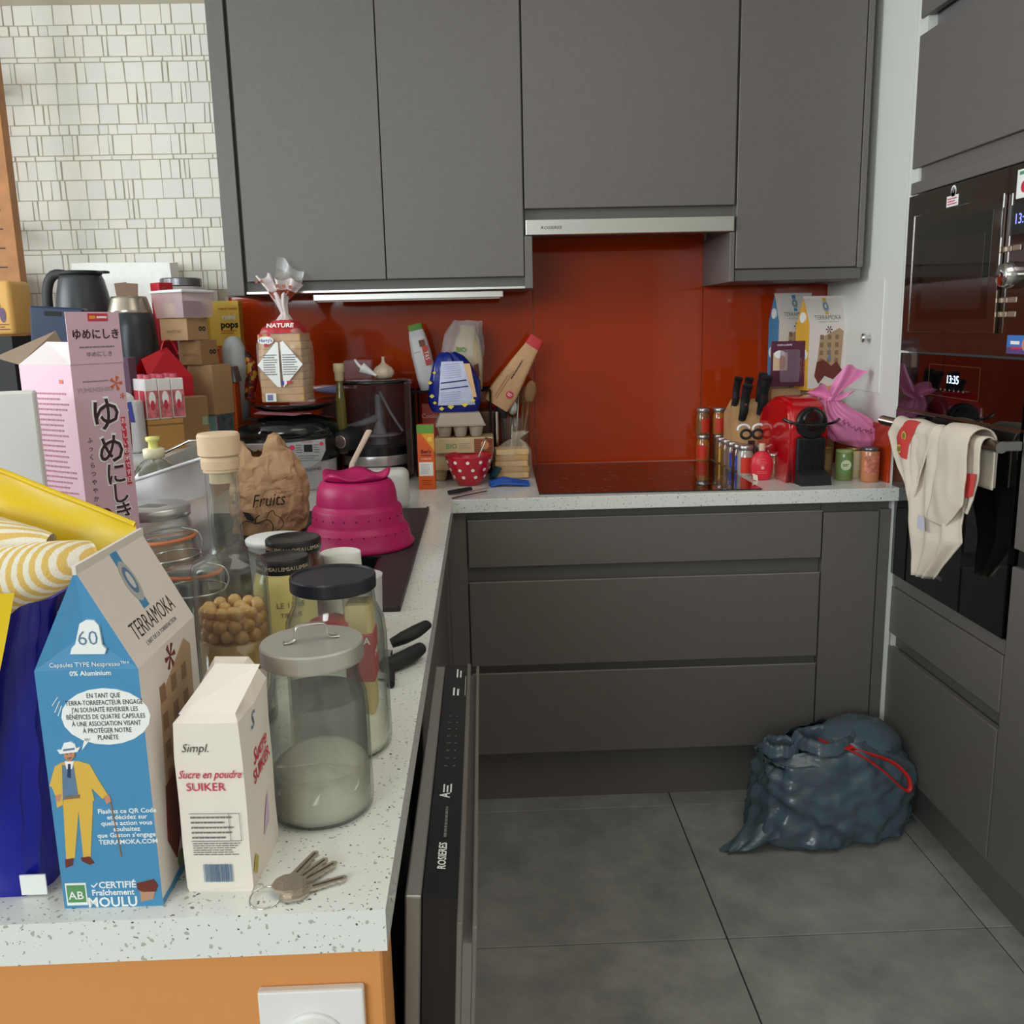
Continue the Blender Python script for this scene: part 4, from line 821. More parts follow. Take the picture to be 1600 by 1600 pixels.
b=B(); WB_=mat('white_bag_print',(236,224,222),.35,alpha=.85); RG=lerp_rings([(.226,.026,.022,.005,0,1),(.245,.011,.011,.006,0,1),(.27,.016,.012,0,0,2),(.30,.028,.014,-.004,0,3)],12); sack(b,RG,WB_,n=40,p=2,fold=.2,nf=20,seed=5,cap=(False,False)); b.build('twisted_neck',t)
def flare(name,pts0,pts1,mats_,seed):
    b=B(); n=len(mats_)
    for i,m in enumerate(mats_):
        def fn(u,v,i=i):
            w=(i+v)/n; a=Vector(pts0[0]).lerp(Vector(pts0[1]),u); c=Vector(pts1[0]).lerp(Vector(pts1[1]),u); p=a.lerp(c,w); q=.014*w*math.sin(u*11+seed)+.006*noise.noise(Vector((u*6,w*6,seed)))
            return (p.x,p.y+q,p.z+.006*math.sin(u*8+seed)*w)
        b.sheet(fn,18,5,m)
    b.build(name,t)
BRP=mat('brown_bag_print',(150,66,46),.4); CHK=mat('white_red_check',(230,216,214),.4)
flare('bag_flare',((-.018,-.012,.285),(.002,-.004,.285)),((-.068,-.02,.345),(-.022,-.01,.352)),(BRP,CHK,WB_),1)
flare('bag_flare',((-.004,-.008,.285),(.016,.006,.28)),((-.014,-.016,.345),(.062,.0,.330)),(BRP,CHK),3)
flare('bag_flare',((-.012,-.014,.338),(.060,.0,.325)),((.0,-.012,.402),(.07,.01,.352)),(FILM,CLEARM),6)
b=B()
for (x,z,s_) in ((-.058,.333,.008),(-.044,.333,.008),(.0,.320,.0095),(.018,.319,.0095),(.036,.316,.0095)): b.rect(x-s_/2,x+s_/2,z-s_/2,z+s_/2,BRP,face((0,-.034,0)))
b.build('check_print',t)
F=face((0,-.0685,0)); b=B(); b.poly([(-.062,.105),(-.010,.044),(.0,.042),(.0,.165),(-.006,.168)],WHITEINK,F); b.poly([(.008,.042),(.012,.046),(.066,.105),(.014,.170),(.006,.166)],WHITEINK,F); b.scribble(-.045,-.004,.075,.135,9,GREYINK,F@TM(0,0,.0004)); b.scribble(.010,.052,.075,.135,9,GREYINK,F@TM(0,0,.0004),seed=4); b.rect(.002,.01,.048,.06,mat('small_blue_print',(60,70,150),.5),F@TM(0,0,.0005)); b.rect(.018,.03,.052,.06,REDINK,F@TM(0,0,.0005)); b.build('nutrition_label',t)
b=B(); b.disc(-.034,.172,.022,.011,WHITEINK,F); b.text("Harry's",.0125,mat('small_blue_print'),F@TM(-.034,.172,.0005),bold=.02); b.disc(-.034,.159,.006,.005,REDINK,F); b.disc(-.047,.187,.005,.004,REDINK,F); b.disc(-.024,.187,.005,.004,REDINK,F); b.rect(-.045,-.015,.003,.026,WHITEINK,F); b.rect(-.04,-.024,.006,.022,mat('barcode_blue',(120,130,176),.5),F@TM(0,0,.0005)); b.build('bag_print',t)
b=B(); b.text('NATURE',.018,WHITEINK,face((.006,-.058,.212),(1,0,0),(0,.6,1)),bold=.03,sx=1.1); b.build('lettering',t)
# patterned fabric strap of the tea cosy
t=thing('beaded_strap','curved red and yellow patterned fabric roll left of the bread','fabric roll',(0,0,0))
SNK=mat('red_yellow_mosaic',(190,50,30),.5); nt=SNK.node_tree; p=nt.nodes['Principled BSDF']; v=nt.nodes.new('ShaderNodeTexVoronoi'); v.inputs['Scale'].default_value=90; tc=nt.nodes.new('ShaderNodeTexCoord'); nt.links.new(tc.outputs['Object'],v.inputs['Vector']); sp=nt.nodes.new('ShaderNodeSeparateColor'); nt.links.new(v.outputs['Color'],sp.inputs[0]); cr=nt.nodes.new('ShaderNodeValToRGB'); cr.color_ramp.interpolation='CONSTANT'; e=cr.color_ramp.elements; e[0].color=(lin(150),lin(34),lin(24),1); e[1].position=.45; e[1].color=(lin(214),lin(160),lin(50),1); x=e.new(.8); x.color=(lin(60),lin(30),lin(20),1); nt.links.new(sp.outputs[0],cr.inputs[0]); nt.links.new(cr.outputs[0],p.inputs['Base Color'])
b=B(); b.tube([(-1.295,.42,1.302),(-1.27,.415,1.325),(-1.245,.405,1.322),(-1.225,.40,1.295),(-1.22,.398,1.26),(-1.228,.395,1.22),(-1.232,.39,1.18)],[.010,.011,.012,.014,.017,.019,.017],SNK,14); b.build('fabric_tube',t)
# food processor / kitchen machine
t=thing('bread_maker','tall black kitchen machine with see-through front tank and side knob','kitchen machine',(-.856,.42,ZC))
b=B(); b.lathe([(0,0),(.100,0),(.105,.006),(.105,.052)],BLACK,48); b.lathe([(.105,.078),(.104,.105)],BLACK,48); b.build('base',t)
b=B(); b.lathe([(.1062,.050),(.1072,.053),(.1072,.077),(.1062,.080)],mat('brushed_silver_band',(196,192,190),.3,.7),48); b.build('silver_band',t)
b=B()
for i in range(4):
    for k in range(26): a=-2.05+k*.035; b.disc(0,0,.0008,.0008,INK,Matrix.Translation((.1073*math.cos(a),.1073*math.sin(a),.058+i*.005))@Matrix.Rotation(a,4,'Z')@Matrix.Rotation(PI/2,4,'Y'),n=5)
b.build('vent_holes',t,kind='stuff')
b=B(); b.lathe([(.103,.105),(.108,.115),(.108,.290),(.110,.298)],mat('smoked_clear_tank',(60,56,58),.04,alpha=.42,spec=.8,coat=.5),48,caps=False); b.build('tank',t)
b=B(); b.lathe([(.110,.296),(.113,.298),(.113,.304),(.100,.306),(0,.306)],mat('dark_rim',(26,26,28),.2,coat=.4),48); b.build('lid',t)
b=B(); b.lathe([(.03,.107),(.02,.15),(.012,.17),(.010,.26)],mat('grey_lilac_plastic',(170,160,168),.5),20,TM(.01,0,0)); b.tube([(.01,0,.19),(-.04,-.03,.175),(-.085,-.04,.168)],[.012,.01,.005],MC['grey_lilac_plastic'],8); b.tube([(.02,-.03,.27),(.05,-.05,.21),(.085,-.045,.15)],.004,MC['grey_lilac_plastic'],8); b.lathe([(.0,.135),(.07,.135),(.07,.14),(0,.14)],MC['grey_lilac_plastic'],28,TM(.01,0,0)); b.build('mixing_paddle',t)
b=B(); b.box(.098,.118,-.09,.08,.02,.300,mat('dark_glossy_side',(52,36,30),.12,coat=.5),bev=.004); b.build('side_panel',t)
b=B(); KM=TM(-.058,-.085,.138,rx=R(92),rz=R(-22)); b.lathe([(.0,0),(.034,0),(.036,.01),(.034,.05),(.030,.075),(.026,.08),(0,.08)],BLACKM,36,KM); b.cyl(.0195,.08,.086,mat('bronze_cap',(176,156,144),.25,.8),KM,32,bev=.002); b.build('knob',t)
# things on top of it
t=thing('garlic_bulb','whole garlic bulb on top of the black kitchen machine','garlic',(-.825,.42,ZC+.306))
GA=mat('garlic_skin',(216,192,164),.6,var=.1,vs=60)
b=B(); n=36; pr=[(.010,0),(.024,.004),(.031,.014),(.031,.024),(.024,.036),(.012,.044),(.006,.05),(.004,.06),(.005,.068)]; vs=[]
for r_,z_ in pr:
    for k in range(n): a=2*PI*k/n; q=1+.07*abs(math.sin(a*4))*(z_<.045); vs.append((r_*q*math.cos(a),r_*q*math.sin(a),z_))
b.add(vs,[(j*n+k,j*n+(k+1)%n,(j+1)*n+(k+1)%n,(j+1)*n+k) for j in range(8) for k in range(n)]+[tuple(range(n))[::-1],tuple(range(8*n,9*n))],GA,True); b.build('bulb',t)
t=thing('icing_nozzle','white plastic nozzle lying beside the garlic bulb','nozzle',(-.874,.40,ZC+.3065)); b=B(); b.lathe([(.004,0),(.006,.012),(.014,.04),(.017,.05),(.016,.051)],WHITEINK,20,TM(.03,-.01,.012,ry=R(-60))); b.tube([(-.01,-.01,.034),(-.022,-.01,.044),(-.034,-.01,.062)],[.006,.005,.003],WHITEINK,8); b.build('cone',t)
t=thing('small_clear_box','small clear plastic box at the left of the machine top','box',(-.905,.47,ZC+.3065)); b=B(); b.box(-.045,.04,-.03,.03,0,.058,mat('lilac_clear_plastic',(190,150,160),.15,alpha=.35),bev=.004); b.build('box_body',t)
t=thing('oil_bottle','slim olive-oil bottle with a cork, left of the black kitchen machine','bottle',(-.943,.30,ZC+.095))
b=B(); b.lathe([(0,0),(.013,0),(.0155,.01),(.015,.16),(.0115,.19),(.0095,.20),(.0095,.225)],mat('yellow_green_oil_glass',(132,120,60),.08,glass=.5,alpha=.9),24); b.build('glass_body',t); b=B(); b.lathe([(.0098,.215),(.0135,.217),(.0135,.240),(.0165,.242),(.0165,.264),(.015,.266),(0,.266)],mat('cream_stopper',(198,180,140),.6),20); b.build('stopper',t)
t=thing('blue_funnel','small pale blue plastic funnel between the bread and the oil bottle','funnel',(-.980,.475,ZC+.20)); b=B(); b.box(-.045,.0,-.03,.03,-.2,.05,mat('brown_jar_box',(86,48,36),.4)); b.build('stand',t); b=B(); b.lathe([(.005,0),(.016,.07)],mat('pale_blue_plastic',(150,156,200),.4),20,TM(-.06,-.03,.075,ry=R(90))); b.build('cone',t)
# white cutting board leaning + wooden stick
t=thing('white_container','white rounded plastic container behind the pink colander','container',(-.785,-.10,ZC+.0015))
WCM=mat('cloudy_white_plastic',(216,214,206),.4)
b=B(); b.box(-.065,.065,-.035,.035,0,.104,WCM,bev=.018,seg=4); b.build('container_body',t)
t=thing('wooden_spatula','pale wooden stick leaning out from behind the colander','spatula',(0,0,0)); b=B(); b.tube([(-.85,-.33,.97),(-.845,-.22,1.06),(-.825,-.02,1.118)],[.007,.007,.0085],mat('pale_stick',(214,186,168),.6),8,flat=.4,smooth=0); b.build('stick',t)
t=thing('steel_skewer','short steel handle poking out left of the paper bag','skewer',(0,0,0)); b=B(); b.tube([(-1.268,-.44,1.104),(-1.16,-.45,1.152),(-1.085,-.45,1.150)],.003,CHROME,8,smooth=0); b.build('rod',t)

# rice box
t=thing('rice_box','slim orange rice box with a green top, in front of the black machine','box',(-.690,.195,ZC))
OB=mat('orange_card',(220,92,34),.5)
b=B(); b.box(-.024,.024,-.02,.02,0,.186,OB,bev=.001,seg=1); b.build('box_body',t)
F=face((0,-.0202,0)); b=B(); b.rect(-.0242,.0242,.162,.187,mat('green_print',(96,150,54),.5),F); b.poly([(.0242,.110),(.0242,.162),(-.012,.162)],mat('amber_print',(226,160,44),.5),F@TM(0,0,.0001)); b.disc(.012,.146,.007,.007,mat('amber_light',(240,190,90),.5),F@TM(0,0,.0004)); b.text("Ben's",.0145,mat('maroon_ink',(110,20,20),.5),F@TM(0,.110,0),bold=.04,sx=.95); b.text('ORIGINAL',.0065,MC['maroon_ink'],F@TM(0,.099,0),bold=.03); b.text('10 MINUTES',.0055,WHITEINK,F@TM(0,.089,0)); b.rect(-.021,.019,.040,.080,PAPW,F); b.scribble(-.017,.01,.045,.075,6,GREYINK,F@TM(0,0,.0004),fill=.25); b.scribble(-.015,.015,.012,.03,3,MC['maroon_ink'],F,fill=.2); b.build('print',t)
# rack behind
t=thing('wire_rack','low black wire rack against the orange splashback holding bags','rack',(0,0,0)); 
b=B(); 
for k in range(6): b.tube([(-.735,.42+k*.035,1.186),(-.50,.42+k*.035,1.186)],.0025,BLACKM,6,smooth=0)
for x in (-.735,-.50):
    b.tube([(x,.41,1.186),(x,.60,1.186)],.0035,BLACKM,6,smooth=0)
    for y in (.42,.595): b.tube([(x,y,1.186),(x,y,ZC)],.0035,BLACKM,6,smooth=0)
b.build('wire_frame',t)
t=thing('cookie_box','dark red cookie box under the wire rack','box',(-.655,.50,ZC)); b=B(); b.box(-.06,.06,-.05,.05,0,.225,mat('dark_red_card',(170,48,22),.4),bev=.001,seg=1); b.text('Cookies',.02,mat('pale_pink_ink',(226,170,150),.5),face((-.028,-.0502,.186)),align='CENTER'); b.build('box_body',t)
t=thing('metal_toaster','brown metal canister with a bright vertical edge beside the utensils','canister',(-.505,.50,ZC)); b=B(); b.box(-.06,.03,-.05,.05,0,.20,mat('brown_metal',(78,54,42),.3,.5),bev=.008,seg=3); b.cyl(.008,0,.195,CHROME,TM(.022,-.052,0),12); b.build('canister_body',t)
# sugar bag white w green top
def flat_pack(name,label,loc,rz,w,d,h,m,top=None,topc=None,tilt=(0,0),lean=.75,seed=0,cat='bag',prints=None,pinch=.5):
    t=thing(name,label,cat,loc,rz,None,tilt[0],tilt[1])
    b=B(); RG=lerp_rings([(0,w*.47,d*.47,0,0,.2),(h*.12,w*.5,d*.5,0,0,.6),(h*.55,w*.5,d*.48,0,0,1),(h*.8,w*.5*(.5+.5*lean),d*.35,0,0,1),(h*.93,w*.5*lean,d*.10,0,0,.6),(h,w*.5*lean,d*.04,0,0,.3)],20)
    sack(b,RG,m,n=44,p=4,fold=.05,nf=18,seed=seed); 
    b.build('paper_shell',t)
    if top: b=B(); RG=lerp_rings([(h*top,w*.505*(lean+.03),d*.24,0,0,.5),(h*.93,w*.505*lean,d*.12,0,0,.4),(h+.001,w*.505*lean,d*.05,0,0,.3)],6); sack(b,RG,topc,n=44,p=4,fold=.05,nf=18,seed=seed); b.build('printed_top',t)
    return t
t=flat_pack('flour_pack','narrow white paper pack with a green top leaning on the rack',(-.690,.49,1.19),0,.062,.05,.205,mat('white_pack',(214,210,212),.5,bump=.2,bs=40),.80,mat('green_print'),tilt=(0,R(-11)),seed=3,lean=.7)
F=face((0,-.0265,0)); b=B(); b.rect(.008,.026,.075,.135,mat('red_print_panel',(186,62,48),.5),F); b.text('T65',.018,WHITEINK,F@TM(.017,.105,.0005,rz=-PI/2)); b.rect(.002,.02,.135,.155,mat('brown_print',(110,60,40),.5),F); b.rect(-.02,.0,.12,.121,GREYINK,F); b.build('print',t)
t=flat_pack('cereal_bag','beige bio grain bag inside clear film behind the blue bread bag',(-.575,.50,1.15),0,.10,.07,.235,mat('beige_bag',(196,172,132),.5,bump=.2,bs=40),None,tilt=(0,R(3)),seed=8,lean=.5)
b=B(); F=face((0,-.037,0)); b.text('BIO',.02,mat('green_print'),F@TM(-.02,.16,0),bold=.03); b.poly([(.005,.06),(.04,.08),(.035,.12),(.01,.11)],mat('brown_print'),F); b.scribble(-.03,.03,.05,.1,6,GREYINK,F); b.build('print',t)
b=B(); RG=lerp_rings([(.02,.06,.04,-.01,0,1),(.12,.072,.045,-.02,0,1.5),(.2,.06,.03,-.01,0,2),(.25,.045,.012,0,0,2.5)],18); sack(b,RG,CLEAR,n=40,p=2.5,fold=.12,nf=24,seed=4,cap=(False,False)); b.build('clear_film',t)
# bio egg cartons stacked
EG=mat('grey_pulp',(176,162,146),.9,bump=.4,bs=200); EGB=mat('beige_pulp',(198,172,132),.9,bump=.4,bs=200)
def egg_carton(label,loc,rz,m,lidh=.03,cups=3,w=.15,d=.10,full=True,group=None):
    t=thing('egg_carton',label,'egg carton',loc,rz,group)
    b=B()
    for i in range(cups):
        for j in range(2):
            x=-w/2+w/cups*(i+.5); y=-d/4+j*d/2; b.lathe([(0,0),(.013,0),(.017,.004),(.023,.032),(.0235,.036)],m,16,TM(x,y,0))
    b.box(-w/2-.004,w/2+.004,-d/2-.004,d/2+.004,.034,.038,m,bev=.001,seg=1); b.build('tray',t)
    if lidh:
        b=B(); a,c=.002,.012; b.hexa([(-w/2-a,-d/2-a,.0385),(w/2+a,-d/2-a,.0385),(w/2+a,d/2+a,.0385),(-w/2-a,d/2+a,.0385),(-w/2+c,-d/2+c,.0385+lidh),(w/2-c,-d/2+c,.0385+lidh),(w/2-c,d/2-c,.0385+lidh),(-w/2+c,d/2-c,.0385+lidh)],m); b.build('lid',t)
    return t
egg_carton('bottom egg carton of the stack, half hidden behind the dotted bowl',(-.605,.36,ZC),0,EGB,.045,w=.16)
t=thing('egg_box','beige cardboard egg box printed Bio with an egg picture, mid-stack','egg carton',(-.583,.36,ZC+.0845))
b=B(); b.box(-.088,.088,-.055,.055,0,.047,mat('beige_card',(206,180,136),.6),bev=.003,seg=1); b.build('box_body',t)
F=face((0,-.0552,0)); b=B(); b.text('BIO',.021,mat('sage_ink',(120,160,110),.5),F@TM(-.038,.022,0),bold=.03); b.scribble(-.015,.02,.012,.032,4,GREYINK,F,fill=.3); b.rect(.03,.086,.003,.044,mat('nest_brown',(134,66,40),.6),F); b.scribble(.032,.084,.004,.043,6,mat('nest_light',(176,110,70),.6),F@TM(0,0,.0003),fill=.3); b.disc(.062,.024,.012,.014,mat('egg_tan',(222,150,96),.5),F@TM(0,0,.0006)); b.build('print',t)
egg_carton('grey open pulp egg carton on top of the printed egg box',(-.595,.36,ZC+.132),R(4),EG,.034,w=.142)
# blue bread bag
t=thing('blue_bread_bag','blue patterned bag of flatbread with yellow diamonds on the egg cartons','bread',(-.608,.385,ZC+.205),0,None)
BB=mat('navy_bag_film',(26,40,130),.25,coat=.3)
b=B(); RG=lerp_rings([(0,.070,.03,0,0,.6),(.03,.082,.044,0,0,1),(.09,.078,.044,-.002,0,1),(.14,.058,.036,-.01,0,1.6),(.165,.04,.024,-.014,0,2),(.178,.02,.012,-.018,0,2)],18); sack(b,RG,BB,n=48,p=2.6,fold=.10,nf=22,seed=12); b.build('bag_film',t)
def onface(u,z): # front surface of that bag
    prof=[(0,.03),(.03,.044),(.09,.046),(.14,.038),(.18,.016)]
    for (a,ra),(c,rc) in zip(prof,prof[1:]):
        if z<=c: break
    f=(z-a)/(c-a); return -(ra+(rc-ra)*f)*(max(0,1-abs(u/.085)**2.6)**(1/2.6))-.003
b=B(); LB=mat('lavender_label',(196,200,226),.4)
def lab(u,v): 
    z=.022+v*.130; wl=.056*(1-.42*v); x=.006+(-1+2*u)*wl-.010*v; return (x,onface(x,z)-.002+.0015*noise.noise(Vector((u*5,v*6,0))),z)
b.sheet(lab,16,16,LB); b.build('label_panel',t)
b=B(); 
for (v0,v1) in ((.50,.53),(.36,.385)): b.sheet(lambda u,v:(lambda p:(p[0],p[1]-.0012,p[2]))(lab(.04+u*.9,v0+.06*u+v*(v1-v0))),14,1,mat('navy_ink',(30,40,110),.5))
for k in range(7): b.sheet(lambda u,v:(lambda p:(p[0],p[1]-.001,p[2]))(lab(.1+u*.7,.62+k*.05+.03*u+v*.012)),10,1,mat('soft_blue_ink',(150,156,200),.5))
for k in range(5): b.sheet(lambda u,v:(lambda p:(p[0],p[1]-.001,p[2]))(lab(.06+u*.6,.08+k*.05+.03*u+v*.012)),10,1,mat('soft_blue_ink'))
b.build('label_lines',t)
b=B(); YD=mat('yellow_diamond',(222,204,70),.4)
for (x,z,s_) in ((-.04,.012,.008),(-.012,.018,.010),(.03,.024,.011),(.055,.035,.008),(-.068,.05,.008),(-.072,.09,.007),(-.058,.12,.006),(-.06,.03,.006)):
    y=onface(x,z)-.003; b.poly([(x-s_,z),(x,z-s_*.8),(x+s_,z),(x,z+s_*.8)],YD,face((0,y,0)),h=.0006)
b.build('diamond_print',t)
b=B(); b.sheet(lambda u,v:(.045+.022*u-.018*v,onface(.05,.04+v*.09)-.002,.045+v*.10),4,8,mat('flatbread',(222,178,128),.8)); b.build('bread_window',t)
# bowl
t=thing('dotted_bowl','red bowl with white polka dots holding a spoon','bowl',(-.569,.245,ZC))
RD=mat('red_melamine',(190,22,44),.25,coat=.3)
pf=[(0,.0),(.03,0),(.034,.004),(.048,.022),(.062,.052),(.071,.086),(.0725,.09)]
b=B(); b.lathe(pf+[(.070,.088),(.060,.052),(.046,.024),(.03,.008),(0,.007)],RD,48); b.build('bowl_body',t)
b=B()
for (z_,nn,ph) in ((.028,9,.2),(.050,10,.5),(.073,11,.1)):
    for k in range(nn):
        for (r0,z0),(r1,z1) in zip(pf,pf[1:]):
            if z0<=z_<=z1 and z1>z0: f=(z_-z0)/(z1-z0); r_=r0+(r1-r0)*f; sl=math.atan2(r1-r0,z1-z0); break
        a=2*PI*k/nn+ph; b.disc(0,0,.0052,.0052,WHITEINK,Matrix.Translation((r_*math.cos(a),r_*math.sin(a),z_))@Matrix.Rotation(a,4,'Z')@Matrix.Rotation(PI/2+sl,4,'Y')@Matrix.Translation((0,0,-.0002)),h=.0008,n=14)
b.build('polka_dots',t,kind='stuff')
t=thing('table_spoon','steel spoon standing in the red dotted bowl','spoon',(0,0,0)); b=B(); b.tube([(-.567,.255,ZC+.012),(-.545,.26,ZC+.07),(-.515,.27,ZC+.135)],[.006,.004,.008],STEEL,8,flat=.5); b.build('spoon_handle',t)
# bread in plastic
t=thing('sandwich_loaf','half loaf of bread in a twisted clear bag beside the hob','bread',(-.440,.355,ZC+.001))
for k in range(5): b=B(); b.box(-.050,.050,-.04,.04,.003+k*.0175,.003+k*.0175+.0172,(CRUMB,CR)[k%2],TM(rz=.06*math.sin(k*2)),bev=.003,seg=2); b.build('bread_slice',t)
b=B(); RG=lerp_rings([(0,.056,.045,0,0,.6),(.03,.062,.05,0,0,1.3),(.08,.060,.046,0,0,1.6),(.105,.035,.03,.01,0,2.4),(.118,.012,.012,.015,0,2),(.14,.03,.014,.03,0,3)],20); sack(b,RG,mat('glossy_bread_film',(240,226,206),.06,alpha=.22,spec=1),n=48,p=2.8,fold=.13,nf=26,seed=6,cap=(True,False)); b.build('bag_film',t)
# blue cloth
t=thing('blue_net','folded bright blue plastic net on the worktop left of the hob','net',(-.452,.215,ZC))
BN=mat('bright_blue_plastic',(30,84,176),.3)
b=B()
for k in range(11): y=-.035+k*.007; b.tube([(-.055+.006*math.sin(k*2),y,.004+.003*(k%2)),(-.02,y+.004,.010+.004*(k%3)),(.02,y-.003,.009),(.058-.004*(k%3),y+.004*math.sin(k),.004)],.0042,BN,7)
b.build('folded_strands',t); b=B(); b.tube([(-.048,.045,.012),(-.045,.06,.02),(-.03,.08,.04)],.012,mat('teal_plastic',(20,66,84),.4),8,flat=.5); b.build('teal_fold',t)
# knife and peeler in front of bowl
t=thing('black_knife','small black-handled knife lying in front of the dotted bowl','knife',(0,0,ZC)); b=B(); b.tube([(-.625,.07,.008),(-.60,.085,.009),(-.565,.12,.009)],[.0085,.0095,.008],BLACKM,10,flat=.7); b.build('handle',t); b=B(); b.prism([(-.57,.108),(-.562,.122),(-.52,.16),(-.505,.168)],.002,.0035,STEEL); b.build('blade',t)
t=thing('steel_tongs','thin steel peeler across the worktop corner','peeler',(0,0,ZC)); b=B(); b.tube([(-.612,.005,.004),(-.57,.04,.006),(-.52,.09,.006)],.0035,mat('brown_steel',(110,84,78),.3,.6),8,flat=.6); b.build('blade_bar',t)
# utensils
t=thing('utensil_pot','clear glass pot full of metal and wooden kitchen utensils by the hob','utensil pot',(-.425,.48,ZC)); b=B(); glassjar(b,[(.042,0),(.046,.004),(.05,.17),(.0505,.175)],.0025,seg=28); b.build('glass_body',t)
def utensil(name,label,p0,p1,r,m,head=None):
    t=thing(name,label,'utensil',(0,0,0)); b=B(); b.tube([p0,tuple((a+c)/2 for a,c in zip(p0,p1)),p1],r,m,8,smooth=2); b.build('shaft',t)
    if head:
        d=(Vector(p1)-Vector(p0)).normalized(); b=B(); q=Vector((0,0,1)).rotation_difference(d).to_matrix().to_4x4(); b.ell(head[0],.006,head[1],m,Matrix.Translation(Vector(p1)+d*head[1]*.8)@q,16,10); b.build('head',t)
utensil('wooden_spoon','large wooden spoon, rightmost in the utensil pot',(-.415,.47,ZC+.01),(-.378,.46,ZC+.225),.0045,mat('brown_spoon_wood',(138,98,62),.6),(.019,.036))
utensil('wooden_spoon','wooden spatula just left of the rightmost spoon in the pot',(-.41,.49,ZC+.01),(-.395,.5,ZC+.215),.005,mat('brown_spoon_wood'),(.014,.03))
utensil('steel_ladle','steel ladle in the middle of the utensil pot',(-.44,.48,ZC+.01),(-.43,.49,ZC+.18),.004,STEEL,(.018,.026))
utensil('fish_slice','dark slotted utensil at the left of the utensil pot',(-.445,.47,ZC+.01),(-.462,.48,ZC+.17),.004,BLACKM,(.018,.03))
utensil('steel_whisk','thin steel utensil leaning right in the pot',(-.43,.46,ZC+.01),(-.408,.45,ZC+.27),.0035,STEEL,(.006,.04))
# baguette bag
t=thing('baguette_bag','brown paper baguette bag with a red top leaning over the utensils','paper bag',(-.482,.455,ZC+.215),0,None,0,R(33))
b=B(); RG=lerp_rings([(0,.042,.022,0,0,.3),(.05,.045,.024,0,0,.8),(.14,.034,.02,0,0,1),(.205,.024,.008,0,0,.6),(.24,.023,.003,0,0,.2)],18); sack(b,RG,mat('tan_bag_paper',(204,158,116),.65,bump=.2,bs=40),n=40,p=4,fold=.06,nf=16,seed=9); b.build('paper_shell',t)
b=B(); RG=[(.212,.0245,.010,0,0,0),(.244,.0235,.004,0,0,0)]; sack(b,RG,mat('red_bag_top',(200,52,60),.5),n=24,p=4); b.build('red_top',t)
F=face((0,-.0255,0)); b=B(); b.disc(.018,.05,.012,.012,REDINK,F); b.scribble(.010,.026,.045,.056,2,WHITEINK,F@TM(0,0,.0005)); b.scribble(-.035,.035,-.004,.004,1,INK,F@TM(-.004,.13,-.0025,rz=PI/2)); b.rect(-.02,-.018,.02,.10,mat('faint_brown_print',(170,120,84),.6),F); b.rect(-.012,-.0105,.02,.12,mat('faint_brown_print'),F); b.build('print',t)
# ================================================================ RAISED BAR, LEFT
def cbox(name,label,loc,rz,w,d,h,m,cat='box',group=None,bev=.001,tape=None,seam=True,lid=False):
    t=thing(name,label,cat,loc,rz,group)
    b=B(); b.box(-w/2,w/2,-d/2,d/2,0,h,m,bev=bev,seg=1); b.build('box_body',t)
    if seam: b=B(); b.box(-w/2-.0003,w/2+.0003,-.0008,.0008,h-.0004,h+.0004,mat('seam_shadow',(110,84,58),.8)); b.build('top_seam',t)
    return t
# cardboard column nearest the splashback
SR=R(66)
t=cbox('gift_box','teal and patterned box at the bottom of the cardboard stack',(-1.300,.235,ZB),SR,.075,.08,.0515,mat('teal_card',(128,170,168),.5),seam=False)
b=B(); b.rect(-.036,.034,.003,.05,mat('dark_floral_card',(84,92,100),.5,var=.5,vs=60),face((0,-.0402,0))); b.rect(-.036,-.033,.003,.05,mat('rose_ink0',(190,70,110),.5),face((0,-.0406,0))); b.build('printed_side',t)
t=cbox('cardboard_box','largest plain brown cardboard box at the bottom of the stack',(-1.300,.235,ZB+.052),SR,.085,.085,.140,KRAFT)
def kprint(t,w,d,h,s_='DAMMANN'):
    b=B(); b.text(s_,.012,mat('faded_ink',(120,90,64),.7),face((-w/2-.0002,0,h*.4),(0,-1,0))); b.text('oo',.026,INK,face((w*.2,-d/2-.0002,h*.55)),bold=.03); b.build('print',t)
t=cbox('cardboard_box','middle brown printed cardboard box of the stack',(-1.325,.23,ZB+.1925),SR,.072,.075,.068,KRAFTD); kprint(t,.072,.075,.068,'ANATOU')
t=cbox('cardboard_box','top brown printed cardboard box, under the clear food box',(-1.355,.215,ZB+.261),SR,.085,.095,.060,KRAFT); kprint(t,.085,.095,.06,'ANATOU')
t=thing('food_container','clear plastic food box with a white lid on the cardboard stack','food box',(-1.350,.21,ZB+.3225),R(58))
b=B(); b.hexa([(-.05,-.055,0),(.05,-.055,0),(.05,.055,0),(-.05,.055,0),(-.056,-.062,.066),(.056,-.062,.066),(.056,.062,.066),(-.056,.062,.066)],mat('frosted_pink_clear',(214,186,186),.2,alpha=.5)); b.build('tub_body',t)
b=B(); b.box(-.060,.060,-.066,.066,.0665,.074,mat('white_translucent_lid',(228,230,230),.3),bev=.004); b.box(-.044,.044,-.050,.050,.0742,.076,MC['white_translucent_lid'],bev=.001,seg=1); b.build('lid',t)
b=B(); b.box(-.04,.03,-.045,-.01,.004,.045,mat('purple_packet',(130,90,130),.5),bev=.003); b.box(-.03,.04,0,.045,.004,.04,mat('ochre_packet',(200,160,90),.5),bev=.003); b.build('contents',t)
t=cbox('red_tea_box','small bright red box standing behind the clear food box',(-1.445,.33,ZB+.20),R(50),.045,.045,.225,mat('bright_red_card',(190,24,44),.45),seam=False)
b=B(); b.text('Elay',.02,mat('gold_ink',(170,110,70),.5),face((.0,-.0227,.205)),shear=.3); b.build('lettering',t)
